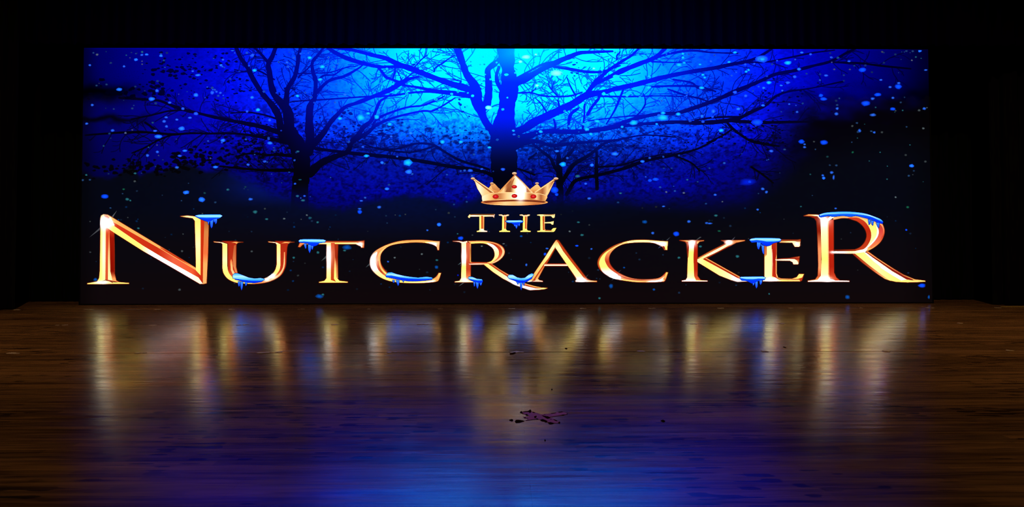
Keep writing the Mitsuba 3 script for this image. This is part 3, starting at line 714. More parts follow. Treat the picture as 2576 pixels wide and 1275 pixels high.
# --- N
O, S = (200, 520), 5.311
N = letter(O, S, [
    (YL, [(283, 150), (290, 120), (320, 103), (350, 150), (350, 270), (345, 975), (220, 1024), (105, 1032), (105, 1022), (235, 1000), (263, 950), (272, 850)]),
    (('v', [(300, (205, 60, 22)), (980, (205, 70, 30))]), [(350, 270), (460, 345), (465, 500), (468, 900), (490, 985), (540, 1010), (345, 975)]),
    (('v', [(330, (190, 50, 20)), (420, (160, 20, 4)), (860, (140, 12, 0)), (960, (235, 150, 80))]), [(402, 300), (462, 345), (466, 880), (490, 985), (530, 1008), (430, 985), (410, 860)]),
    (('v', [(360, (215, 90, 40)), (600, (250, 170, 105)), (960, (255, 225, 160))]), [(388, 330), (402, 330), (412, 860), (440, 985), (380, 975), (378, 700)]),
    (YL, [(345, 985), (470, 1010), (540, 1008), (660, 1018), (660, 1028), (105, 1033), (220, 1020)]),
    (DR, [(343, 968), (360, 972), (460, 1015), (440, 1018)]),
    (OR, [(320, 103), (375, 108), (430, 138), (1100, 540), (1300, 660), (1560, 820), (1558, 850), (1100, 578), (390, 172), (335, 120)]),
    (('h', [(1000, OR), (1150, (200, 60, 25)), (1350, (200, 50, 20)), (1500, OR)]), [(1080, 530), (1350, 690), (1560, 820), (1557, 838), (1345, 712), (1080, 556)]),
    (('h', [(380, (205, 50, 22)), (1050, (195, 45, 18)), (1250, (222, 90, 60)), (1500, (225, 85, 45)), (1640, (190, 30, 10))]), [(390, 170), (1100, 576), (1557, 850), (1617, 915), (1648, 1025), (1590, 947), (1150, 702), (850, 522), (400, 216)]),
    (CRM, [(320, 150), (420, 140), (470, 250), (345, 280)]),
    (RD, [(330, 112), (372, 118), (402, 152), (355, 166)]),
    (('h', [(350, YW), (450, YL), (800, (255, 238, 110)), (930, (255, 255, 220)), (1000, WH), (1420, WH), (1560, CRM)]), [(350, 268), (440, 240), (850, 520), (1150, 700), (1590, 945), (1648, 1028), (1610, 1031), (1350, 878), (850, 591), (462, 346)]),
    (('v', [(160, (255, 215, 100)), (500, YW), (900, YL)]), [(1540, 178), (1620, 168), (1617, 916), (1555, 850), (1555, 700)]),
    (('v', [(160, (200, 45, 15)), (1000, (195, 45, 15))]), [(1618, 165), (1670, 190), (1660, 620), (1645, 1026), (1617, 915)]),
    (('v', [(190, (175, 95, 48)), (330, (205, 125, 62)), (620, (225, 105, 55)), (760, (235, 160, 85)), (1020, (230, 165, 95))]), [(1668, 190), (1726, 205), (1716, 620), (1697, 1022), (1648, 1032), (1652, 620)]),
    (('h', [(1350, OR), (1450, YW), (1600, YL)]), [(1348, 127), (1440, 118), (1545, 130), (1622, 165), (1542, 190), (1512, 152), (1405, 138)]),
], [(340, 215, 70, 75, 1.6), (325, 560, 26, 420, .55), (300, 1010, 90, 22, .9), (420, 230, 40, 30, .7)], 'large gold letter N')
cap(N, O, S, [(1545, 118), (1600, 106), (1760, 104), (1880, 104), (1908, 120), (1880, 146), (1790, 146), (1700, 150), (1600, 142)],
    [(1542, 125), (1600, 108), (1880, 106), (1908, 124), (1860, 156), (1790, 170), (1755, 192), (1715, 200), (1665, 182), (1610, 160)],
    [[(1745, 185), (1785, 175), (1778, 260), (1764, 286), (1752, 262)], [(1785, 160), (1812, 160), (1806, 205), (1795, 205)], [(1808, 160), (1838, 160), (1832, 215), (1816, 230)], [(1715, 195), (1735, 195), (1725, 240)]])
rays(N, O, S, [((70, 72, 78), [(130, 410), (300, 250), (320, 275)]), ((85, 88, 94), [(400, 165), (500, 50), (425, 180)])])

# --- U
O, S = (520, 580), 6.133
U = letter(O, S, [
    (('v', [(160, (175, 40, 18)), (600, (190, 50, 22)), (740, (220, 110, 60))]), [(240, 165), (470, 165), (455, 230), (452, 560)] + cr([(452, 560), (470, 650), (540, 712), (650, 750), (760, 758), (880, 748), (990, 695), (1060, 610), (1080, 500)], 5) + [(1080, 200), (1060, 165), (1290, 165), (1255, 200), (1238, 260), (1228, 400)] + cr([(1226, 480), (1210, 570), (1150, 680), (1040, 755), (900, 802), (740, 820), (600, 815), (450, 800)], 5) + [(330, 700), (330, 200)]),
    (('v', [(200, (255, 222, 110)), (450, YW), (650, YL), (800, (255, 215, 110))]), [(243, 198), (318, 205), (318, 540)] + cr([(318, 540), (330, 620), (370, 690), (450, 755), (600, 800), (740, 808)], 5) + cr([(740, 820), (600, 817), (450, 800), (330, 745), (262, 660), (243, 580)], 5)),
    (('v', [(420, (215, 90, 45)), (520, (250, 165, 95)), (720, (255, 205, 150))]), [(362, 470), (378, 430), (395, 480), (405, 600), (450, 690), (420, 710), (372, 610)]),
    (('v', [(200, (190, 85, 42)), (560, (215, 125, 72))]), [(420, 230), (455, 215), (450, 300), (452, 560), (475, 655), (440, 640), (408, 540), (400, 420)]),
    (('h', [(110, OR), (200, CRM), (300, YL)]), [(108, 168), (200, 176), (245, 182), (318, 205), (243, 205), (220, 188), (115, 178)]),
    (('h', [(370, OB), (450, OR), (560, (120, 70, 40))]), [(375, 190), (430, 172), (560, 178), (490, 182), (458, 205), (440, 190)]),
    (('v', [(200, (255, 222, 115)), (450, YW), (620, YL)]), [(1080, 205), (1137, 212), (1137, 540)] + cr([(1137, 540), (1120, 610), (1060, 690), (980, 740), (880, 778)], 4) + cr([(880, 748), (990, 692), (1055, 610), (1082, 520)], 4)),
    (('v', [(290, (225, 130, 70)), (450, (255, 190, 120)), (700, (250, 180, 120)), (800, (240, 150, 90))]), [(1192, 330), (1208, 330), (1208, 500)] + cr([(1208, 500), (1190, 590), (1130, 690), (1030, 755), (900, 800), (700, 818)], 5) + cr([(700, 806), (900, 784), (1020, 735), (1110, 670), (1170, 580), (1188, 490)], 5)),
    (('h', [(950, OR), (1050, CRM), (1130, YL)]), [(948, 168), (1040, 176), (1085, 185), (1140, 212), (1080, 215), (1060, 190), (955, 178)]),
    (('h', [(1150, OB), (1230, OR), (1350, (120, 70, 40))]), [(1145, 200), (1200, 172), (1350, 177), (1290, 182), (1262, 200), (1240, 190)]),
], [(1000, 700, 60, 40, 1.2), (920, 755, 50, 25, 1.0)], 'gold letter U')
cap(U, O, S, [(400, 690), (430, 660), (480, 660), (560, 690), (650, 725), (740, 740), (830, 732), (880, 742), (892, 760), (850, 775), (700, 775), (560, 760), (450, 742), (405, 735)],
    [(400, 700), (560, 740), (890, 755), (840, 788), (740, 805), (620, 800), (560, 782), (520, 770), (440, 752)],
    [[(485, 785), (515, 785), (508, 850), (495, 860), (486, 830)], [(520, 790), (562, 790), (552, 880), (538, 918), (526, 880)], [(590, 795), (628, 795), (612, 845), (600, 850)]], 'thick blue snow in the bowl of the letter, with icicles')

# --- T
TT = letter(O, S, [
    (('v', [(160, (190, 72, 32)), (208, (215, 110, 55))]), [(1440, 178), (1480, 165), (1900, 165), (2350, 165), (2430, 155), (2425, 262), (2385, 262), (2375, 240), (2310, 208), (1560, 208), (1480, 215), (1440, 255), (1412, 250)]),
    (('h', [(1420, (235, 120, 70)), (1600, (255, 190, 110)), (1850, YW), (2000, YL), (2300, YW), (2400, CRM)]), [(1425, 240), (1445, 195), (1560, 186), (1850, 186), (2310, 183), (2395, 215), (2405, 255), (2385, 262), (2375, 240), (2300, 208), (1560, 208), (1470, 205)]),
    (('v', [(200, YL), (290, WH), (520, WH), (600, YW), (780, YL)]), [(1850, 195), (1915, 205), (1915, 760), (2000, 790), (2175, 790), (2175, 801), (1735, 803), (1732, 792), (1815, 775), (1848, 735), (1852, 500)]),
    (('v', [(200, (210, 75, 40)), (330, (205, 95, 60)), (740, (195, 60, 20))]), [(1915, 190), (1975, 190), (1985, 500), (1980, 740), (2010, 790), (1915, 762)]),
    (('v', [(200, (175, 50, 20)), (420, (165, 40, 14)), (560, (205, 110, 55)), (720, (215, 150, 80))]), [(1970, 205), (2025, 205), (2018, 400), (2025, 735), (2000, 735), (1990, 500)]),
    (('v', [(380, OB), (520, (250, 180, 110)), (700, YL), (780, YL)]), [(1968, 520), (1978, 380), (1994, 520), (2000, 720), (2050, 775), (2175, 788), (2000, 795), (1962, 740)]),
], [(1880, 400, 40, 130, 1.0), (2370, 205, 40, 28, 1.0)], 'gold letter T of NUT')
cap(TT, O, S, [(1418, 158), (1440, 138), (1500, 132), (1640, 132), (1800, 136), (1838, 155), (1820, 176), (1740, 184), (1600, 176), (1500, 166), (1430, 172)],
    [(1418, 160), (1500, 150), (1838, 150), (1825, 178), (1735, 190), (1700, 225), (1650, 242), (1610, 232), (1570, 200), (1490, 186), (1430, 182)],
    [[(1500, 205), (1535, 205), (1535, 270), (1520, 275)], [(1565, 215), (1610, 225), (1602, 310), (1588, 345), (1570, 300)], [(1612, 238), (1645, 238), (1635, 290), (1618, 285)]])
rays(TT, O, S, [((66, 72, 76), [(1765, 470), (1840, 385), (1850, 420)])])

# --- C
O, S = (900, 580), 6.133
c_out = cr([(1262, 165), (1200, 163), (1050, 148), (890, 145), (700, 155), (550, 185), (400, 240), (280, 310), (215, 390), (190, 480), (205, 570), (260, 650), (350, 720), (470, 770), (620, 797), (800, 808), (950, 808), (1100, 800), (1210, 785), (1250, 755), (1285, 655)], 5)
c_in = cr([(1250, 652), (1210, 710), (1155, 745), (1050, 765), (900, 772), (700, 760), (560, 720), (450, 640), (370, 540), (345, 450), (355, 370), (400, 300), (480, 240), (600, 205), (750, 188), (900, 180), (1050, 188), (1150, 205), (1215, 250), (1232, 300)], 5)
Cc = letter(O, S, [
    (('v', [(150, (235, 160, 80)), (240, (250, 180, 100)), (420, (205, 95, 50)), (640, (190, 62, 30)), (700, (225, 120, 60)), (800, YL)]), c_out + c_in + [(1252, 300)]),
    (('v', [(145, (205, 130, 60)), (200, (255, 205, 115)), (330, (250, 190, 110)), (430, (240, 150, 80))]), cr([(1040, 168), (890, 163), (700, 175), (560, 205), (440, 255), (340, 330), (310, 400), (305, 470)], 5) + cr([(345, 460), (355, 370), (400, 300), (480, 240), (600, 205), (750, 188), (900, 180), (1050, 188)], 5)),
    (('v', [(330, (255, 240, 210)), (380, WH), (560, WH), (640, YW), (760, YL), (810, YL)]), cr([(300, 320), (215, 390), (190, 480), (205, 570), (260, 650), (350, 720), (470, 770), (620, 797), (800, 808)], 5) + cr([(700, 786), (560, 762), (430, 705), (330, 620), (285, 530), (272, 440), (300, 350)], 5)),
    (('v', [(400, (240, 160, 85)), (560, OR), (700, YL)]), cr([(318, 430), (330, 540), (380, 630), (470, 705)], 5) + cr([(490, 690), (410, 620), (360, 540), (342, 440)], 5)),
    (('h', [(700, YL), (1000, YW), (1150, WH), (1230, OR)]), [(700, 785), (900, 790), (1050, 785), (1190, 760), (1230, 740), (1250, 755), (1210, 785), (1100, 800), (950, 808), (800, 808)]),
    (('v', [(655, (235, 205, 110)), (760, (230, 150, 80))]), [(1250, 655), (1285, 655), (1250, 755), (1215, 780), (1195, 760), (1225, 715)]),
    (('h', [(1040, YL), (1130, WH), (1215, WH)]), [(1040, 172), (1150, 180), (1215, 195), (1220, 250), (1150, 205), (1040, 188)]),
    ((240, 170, 110), [(1215, 168), (1264, 165), (1250, 300), (1232, 298), (1215, 240)]),
], [(240, 470, 60, 130, .9), (1170, 200, 50, 20, .9)], 'gold letter C beside the T')
cap(Cc, O, S, [(432, 690), (460, 650), (520, 643), (600, 672), (720, 700), (820, 715), (930, 725), (1060, 712), (1140, 722), (1156, 738), (1100, 745), (950, 748), (800, 740), (650, 720), (520, 690)],
    [(432, 690), (520, 675), (720, 712), (950, 735), (1155, 732), (1140, 755), (1040, 768), (900, 778), (780, 778), (650, 758), (520, 730), (440, 715)],
    [[(535, 765), (568, 765), (562, 800), (545, 800)], [(590, 760), (640, 770), (634, 830), (622, 850), (604, 810)], [(690, 770), (712, 770), (704, 795)]], 'long blue snow bank in the bowl of the letter')
rays(Cc, O, S, [((60, 68, 74), [(120, 570), (190, 490), (205, 520)])])

# --- R (middle)
R = letter(O, S, [
    (('v', [(160, (240, 170, 95)), (300, (205, 80, 40)), (500, (225, 130, 75))]), [(1700, 163)] + cr([(1700, 163), (1900, 158), (2030, 168), (2150, 198), (2235, 250), (2265, 312), (2255, 375), (2200, 440), (2120, 492)], 5) + [(2060, 515), (1730, 525), (1700, 505), (1742, 490)] + cr([(1770, 490), (1990, 492), (2060, 470), (2105, 410), (2110, 340), (2080, 270), (2010, 215), (1900, 193), (1742, 200)], 5)),
    (YL, cr([(1740, 182), (1900, 175), (2010, 190), (2100, 225)], 4) + cr([(2040, 235), (1980, 205), (1900, 193), (1742, 200)], 4)),
    (('v', [(200, WH), (330, YW), (480, YL)]), cr([(1990, 188), (2090, 218), (2160, 280), (2178, 345), (2160, 410), (2100, 470), (2040, 503)], 5) + cr([(1990, 492), (2060, 470), (2105, 410), (2110, 340), (2080, 270), (2010, 215)], 5)),
    (('v', [(180, (170, 40, 18)), (300, (205, 55, 25)), (430, (220, 110, 65))]), cr([(2020, 178), (2130, 212), (2200, 265), (2232, 320), (2215, 385), (2150, 450)], 5) + cr([(2120, 452), (2165, 405), (2182, 340), (2165, 278), (2095, 215)], 5)),
    ((250, 190, 130), cr([(2190, 232), (2240, 270), (2265, 325), (2245, 390), (2190, 450), (2120, 492), (2070, 508)], 5) + cr([(2060, 500), (2130, 465), (2200, 405), (2230, 330), (2215, 275)], 5)),
    (('v', [(170, (215, 90, 50)), (260, (205, 95, 62)), (600, (195, 62, 25)), (740, (230, 130, 70))]), [(1668, 175), (1740, 190), (1742, 480), (1740, 700), (1755, 750), (1790, 790), (1668, 770)]),
    (('v', [(200, OR), (300, (190, 120, 55)), (480, (225, 170, 85)), (730, OR)]), [(1728, 205), (1745, 200), (1745, 480), (1775, 492), (1740, 498), (1728, 480)]),
    (('v', [(190, YW), (340, (255, 250, 220)), (480, (255, 250, 225)), (560, YL), (740, YW)]), [(1600, 190), (1672, 178), (1670, 760), (1790, 788), (1780, 797), (1498, 797), (1496, 786), (1570, 775), (1595, 735), (1602, 500)]),
    (('h', [(1468, (150, 110, 90)), (1560, PK), (1660, CRM)]), [(1468, 160), (1560, 160), (1625, 172), (1690, 160), (1690, 178), (1640, 200), (1600, 195), (1565, 175), (1470, 167)]),
    (('h', [(1700, (255, 190, 170)), (1850, PK), (2000, OR)]), [(1708, 510), (2000, 503), (2000, 522), (1725, 525)]),
    (('h', [(1700, (190, 60, 30)), (2000, (215, 100, 50))]), [(1740, 488), (2040, 492), (2000, 504), (1715, 508)]),
    (('h', [(1990, (210, 110, 55)), (2100, (235, 150, 85)), (2500, OR), (2900, YL)]), [(2040, 505), (2070, 515), (2190, 600), (2310, 670), (2440, 740), (2580, 815), (2720, 855), (2840, 880), (2925, 884), (2840, 895), (2600, 840), (2300, 700), (2050, 530)]),
    ((192, 66, 26), [(2010, 510), (2055, 512), (2180, 602), (2310, 684), (2440, 755), (2580, 826), (2740, 872), (2860, 888), (2740, 890), (2570, 845), (2300, 705), (2140, 600)]),
    (('h', [(1950, YL), (2250, YW), (2430, WH), (2600, WH), (2760, CRM), (2900, YL)]), [(1945, 522), (2010, 510), (2140, 602), (2300, 707), (2570, 848), (2740, 890), (2925, 888), (2880, 902), (2790, 912), (2660, 915), (2540, 880), (2400, 820), (2240, 740), (2090, 640)]),
], [(1635, 400, 36, 70, 1.2), (1660, 760, 60, 30, .7), (2450, 815, 90, 50, .8), (2660, 900, 60, 20, .9)], 'gold letter R with a long tail under the A')
cap(R, O, S, [(1700, 735), (1720, 710), (1770, 715), (1840, 745), (1910, 750), (1925, 768), (1850, 772), (1770, 752)],
    [(1700, 735), (1770, 730), (1920, 758), (1928, 790), (1895, 812), (1860, 805), (1810, 790), (1750, 768)],
    [[(1785, 790), (1812, 795), (1806, 855), (1794, 858)], [(1822, 795), (1866, 800), (1858, 870), (1846, 895), (1832, 860)], [(1880, 805), (1915, 800), (1912, 825), (1898, 848), (1886, 830)]], 'small blue snow clump with icicles at the foot of the stem')
O4 = (1200, 580)
cap(R, O4, S, [(475, 700), (500, 680), (550, 682), (620, 722), (680, 735), (740, 728), (800, 680), (845, 660), (875, 672), (860, 700), (800, 740), (730, 770), (650, 768), (560, 745), (490, 735)],
    [(475, 715), (560, 725), (660, 752), (740, 745), (800, 712), (872, 680), (840, 740), (770, 785), (720, 805), (640, 802), (580, 770), (500, 742)],
    [[(660, 795), (700, 795), (690, 880), (682, 915), (670, 880)], [(610, 790), (645, 800), (632, 830)], [(712, 800), (735, 795), (722, 850)]], 'blue snow in the hollow between the tail and the A')
rays(R, O, S, [((66, 84, 92), [(1540, 530), (1595, 480), (1605, 505)]), ((80, 92, 96), [(1555, 860), (1640, 785), (1655, 800)])])

# --- A
O = O4
A = letter(O, S, [
    ((188, 62, 22), [(1236, 145), (1260, 155), (1450, 420), (1700, 745), (1760, 770), (1680, 775), (1540, 755), (1385, 520), (1212, 265), (1080, 500), (1040, 545), (930, 745), (1000, 780), (860, 780), (870, 680), (1040, 440), (1190, 190)]),
    (('v', [(145, (230, 150, 80)), (250, YW), (500, (255, 205, 110)), (750, OR)]), [(1236, 145), (1222, 215), (1205, 255), (1100, 430), (1020, 530), (880, 740), (845, 780), (775, 785), (778, 774), (845, 745), (870, 675), (1040, 425), (1185, 195), (1215, 152)]),
    (('v', [(540, (215, 110, 55)), (740, OR), (780, PK)]), [(1030, 545), (1045, 545), (940, 740), (960, 765), (1012, 775), (1015, 788), (860, 785), (900, 770), (905, 740)]),
    (('v', [(150, OR), (260, YW), (500, YL), (700, YW), (780, WH)]), [(1225, 190), (1240, 165), (1330, 320), (1445, 470), (1660, 745), (1700, 778), (1845, 778), (1848, 788), (1525, 788), (1520, 774), (1545, 752), (1385, 520), (1208, 262)]),
    (('h', [(1690, CRM), (1845, OR)]), [(1690, 768), (1760, 770), (1848, 776), (1848, 790), (1690, 790)]),
    (('v', [(512, (185, 60, 30)), (526, PK), (545, CRM)]), [(1040, 512), (1380, 512), (1400, 545), (1032, 545)]),
], [(1610, 765, 75, 32, 1.5), (800, 782, 60, 14, .8)], 'gold letter A')
rays(A, O, S, [((66, 70, 76), [(1670, 720), (1720, 672), (1690, 715)])])

# --- C (second)
O = (1500, 580)
c_out = cr([(1102, 165), (1060, 165), (930, 155), (800, 145), (700, 142), (550, 150), (400, 185), (250, 245), (120, 330), (50, 410), (22, 490), (40, 570), (100, 640), (200, 705), (350, 755), (500, 780), (650, 795), (850, 797), (1000, 788), (1060, 770), (1106, 645)], 5)
c_in = cr([(1078, 642), (1000, 715), (900, 745), (700, 752), (550, 735), (420, 690), (300, 620), (220, 530), (195, 440), (215, 360), (270, 290), (350, 235), (450, 200), (600, 183), (750, 180), (880, 190), (960, 215), (1020, 250), (1050, 295)], 5)
C2 = letter(O, S, [
    (('v', [(142, (255, 220, 130)), (250, (245, 180, 100)), (400, (215, 110, 65)), (480, (195, 60, 30)), (660, (205, 75, 40)), (730, (225, 140, 90))]), c_out + c_in + [(1092, 297)]),
    (('v', [(145, (205, 110, 50)), (320, (180, 70, 25)), (560, (200, 90, 30))]), cr([(400, 185), (250, 245), (120, 330), (50, 410), (22, 490), (40, 570)], 5) + cr([(58, 560), (42, 490), (72, 410), (140, 335), (270, 255), (405, 192)], 5)),
    (('v', [(190, YW), (300, YL), (560, YL), (650, WH), (740, WH)]), cr([(400, 195), (270, 256), (140, 337), (74, 412), (44, 490), (58, 560), (100, 640), (200, 705), (350, 755), (380, 762)], 5) + cr([(380, 705), (300, 655), (200, 580), (148, 500), (132, 430), (165, 350), (250, 275), (390, 212)], 5)),
    (('h', [(330, WH), (420, YL), (560, (255, 205, 110)), (760, (240, 160, 90)), (850, WH), (1000, WH), (1060, OR)]), cr([(330, 735), (500, 765), (650, 772), (850, 770), (980, 752), (1050, 700)], 5) + [(1062, 768)] + cr([(1000, 788), (850, 797), (650, 795), (500, 780), (350, 755)], 5)),
    (('h', [(330, (190, 70, 45)), (700, (175, 55, 25)), (900, (220, 160, 150))]), cr([(330, 670), (430, 715), (560, 745), (700, 757), (900, 750)], 5) + cr([(900, 757), (700, 768), (560, 757), (430, 730), (335, 690)], 5)),
    (('h', [(500, YW), (800, YW), (950, WH), (1060, WH)]), cr([(480, 165), (700, 152), (850, 158), (1000, 180), (1060, 195)], 4) + [(1075, 240), (1030, 240)] + cr([(960, 215), (880, 190), (750, 180), (600, 183), (480, 193)], 4)),
    ((150, 30, 16), [(1015, 235), (1050, 240), (1065, 292), (1048, 290)]),
    (YL, [(1070, 168), (1104, 165), (1094, 297), (1070, 295), (1058, 245)]),
    (('v', [(642, (245, 205, 95)), (720, OR), (770, (200, 80, 40))]), [(1078, 642), (1106, 645), (1062, 770), (1035, 745), (1055, 700)]),
], [(270, 720, 90, 40, 1.2), (1020, 205, 60, 28, 1.3)], 'gold letter C beside the K')
rays(C2, O, S, [((60, 66, 78), [(1075, 150), (1145, 95), (1100, 150)]), ((60, 64, 110), [(950, 275), (1000, 225), (1015, 240)]), ((50, 52, 56), [(325, 640), (385, 605), (340, 655)]), ((50, 66, 76), [(235, 770), (262, 735), (275, 745)])])

# --- K
K = letter(O, S, [
    (('v', [(150, (185, 75, 40)), (300, (150, 22, 8)), (430, (200, 120, 55)), (500, YL)]), [(1285, 150), (1660, 150), (1590, 165), (1560, 200), (1560, 700), (1610, 765), (1715, 772), (1715, 783), (1320, 783), (1320, 771), (1380, 760), (1403, 720), (1412, 420), (1395, 200), (1370, 170)]),
    (('v', [(160, WH), (260, CRM), (330, YL), (600, YL), (720, YW), (780, WH)]), [(1420, 165), (1530, 160), (1508, 230), (1502, 600), (1512, 720), (1540, 772), (1715, 772), (1715, 783), (1320, 783), (1320, 771), (1380, 760), (1403, 720), (1412, 430), (1424, 400), (1430, 240)]),
    (('v', [(160, (180, 50, 22)), (330, (185, 30, 10)), (600, (185, 35, 12)), (760, (215, 90, 45))]), [(1530, 165), (1560, 200), (1560, 700), (1612, 768), (1540, 760), (1510, 700), (1500, 420), (1508, 240)]),
    (OR, [(1560, 165), (1660, 151), (1660, 157), (1592, 168), (1562, 205), (1550, 195)]),
    (('h', [(1285, OB), (1400, OR)]), [(1285, 151), (1400, 151), (1440, 165), (1400, 172), (1360, 162)]),
    (('h', [(1560, OB), (1800, (205, 100, 45)), (2000, (170, 60, 25)), (2200, (230, 150, 80))]), [(1560, 425), (1760, 315), (1990, 200), (1965, 165), (1928, 152), (2292, 148), (2290, 157), (2160, 185), (2100, 215), (1690, 428), (1640, 445)]),
    (('h', [(1600, (255, 210, 120)), (1800, CRM), (2000, (255, 230, 170)), (2100, OR)]), [(1590, 425), (1780, 328), (2010, 205), (2060, 200), (2100, 200), (1880, 320), (1640, 440)]),
    ((180, 55, 22), [(1655, 428), (1900, 312), (2060, 230), (2090, 222), (1700, 425)]),
    (OR, [(1650, 432), (1695, 420), (2215, 712), (2205, 745), (1650, 445)]),
    ((180, 40, 14), [(1640, 440), (1680, 425), (2218, 728), (2205, 748), (1640, 452)]),
    (('h', [(1560, YW), (1700, YL), (2050, YW), (2150, WH)]), [(1558, 440), (1600, 428), (1642, 438), (2200, 742), (2240, 772), (2330, 775), (2330, 784), (2180, 785), (2080, 762), (1900, 692), (1558, 482)]),
], [(1480, 190, 60, 60, .9), (2045, 180, 55, 35, 1.4), (2190, 765, 60, 26, 1.2)], 'gold letter K')
rays(K, O, S, [((70, 74, 78), [(1535, 145), (1600, 95), (1625, 100), (1560, 140)]), ((80, 80, 96), [(2085, 145), (2145, 92), (2110, 145)])])

# --- E
O, S = (1840, 580), 7.083
E_ = letter(O, S, [
    (('v', [(200, (190, 80, 40)), (420, OB), (480, YL), (850, YL)]), [(575, 200), (805, 200), (805, 760), (830, 835), (590, 870), (588, 430)]),
    (('v', [(260, YW), (500, (255, 240, 150)), (800, YW)]), [(630, 250), (715, 250), (720, 820), (760, 870), (620, 900), (560, 897), (588, 840), (590, 480), (630, 430)]),
    (('v', [(200, (180, 40, 18)), (500, (175, 22, 8)), (800, (190, 40, 15))]), [(715, 200), (795, 200), (795, 760), (820, 860), (780, 850), (735, 810), (735, 500)]),
    (('v', [(300, (225, 120, 90)), (420, PK), (800, (220, 110, 70))]), [(716, 330), (728, 330), (738, 600), (735, 820), (722, 820)]),
    ((240, 170, 95), [(790, 480), (803, 480), (805, 760), (830, 835), (900, 858), (1080, 862), (1060, 870), (880, 868), (805, 830), (790, 760)]),
    (('v', [(160, (190, 85, 40)), (185, (150, 60, 25)), (205, (250, 210, 160))]), [(860, 165), (1170, 165), (1230, 158), (1222, 272), (1205, 288), (1130, 288), (1105, 250), (1085, 214), (860, 212)]),
    (('h', [(860, OR), (1050, YW), (1200, (255, 250, 190))]), [(870, 190), (1090, 185), (1150, 190), (1195, 225), (1218, 270), (1205, 286), (1130, 288), (1105, 250), (1085, 213), (870, 210)]),
    (('v', [(462, (205, 110, 60)), (495, (160, 25, 12)), (540, OB)]), [(785, 505), (1030, 492), (1120, 475), (1212, 462), (1195, 590), (1170, 545), (1140, 512)]),
    (('h', [(780, PK), (1000, CRM), (1150, (255, 245, 190))]), [(778, 512), (1030, 502), (1130, 508), (1170, 535), (1196, 580), (1186, 600), (1105, 600), (1090, 562), (1040, 536), (790, 532)]),
    (('h', [(560, CRM), (680, WH), (780, WH), (900, YL), (1200, (250, 200, 110))]), [(560, 890), (620, 860), (770, 830), (840, 868), (1100, 872), (1230, 870), (1225, 902), (560, 902)]),
    (('h', [(800, OB), (1000, (190, 90, 30)), (1250, (190, 50, 20))]), [(770, 830), (830, 850), (950, 866), (1100, 866), (1200, 855), (1285, 800), (1250, 892), (1225, 898), (1210, 875), (1000, 878), (850, 872)]),
    (('h', [(830, OR), (1100, OR), (1200, YL), (1290, YL)]), [(815, 835), (900, 855), (1080, 858), (1165, 828), (1205, 772), (1292, 775), (1260, 835), (1180, 860), (1050, 868), (900, 866)]),
], [(690, 870, 60, 36, 1.0), (1170, 235, 34, 26, .6)], 'gold letter E beside the large R')
cap(E_, O, S, [(322, 165), (350, 145), (430, 130), (600, 130), (780, 134), (860, 140), (888, 162), (850, 185), (760, 196), (640, 200), (560, 180), (450, 165), (350, 178)],
    [(322, 168), (430, 150), (888, 158), (870, 195), (800, 208), (740, 225), (690, 262), (630, 276), (570, 255), (510, 210), (440, 205), (360, 210)],
    [[(455, 210), (520, 215), (515, 270), (500, 300), (490, 334), (470, 320), (456, 265)], [(520, 245), (550, 250), (540, 280)], [(540, 262), (580, 268), (580, 420), (560, 400), (545, 350)]])
cap(E_, O, S, [(150, 840), (170, 822), (350, 820), (560, 818), (606, 835), (595, 858), (480, 852), (380, 870), (270, 866)],
    [(150, 842), (350, 835), (606, 838), (590, 872), (520, 885), (460, 900), (420, 932), (360, 938), (300, 905), (260, 892), (180, 884)],
    [[(378, 930), (410, 930), (400, 965), (385, 975)], [(425, 915), (468, 905), (462, 1000), (445, 1028), (430, 990)], [(500, 890), (548, 885), (540, 930), (520, 965), (505, 940)]], 'blue snow between the K and the E, with icicles')

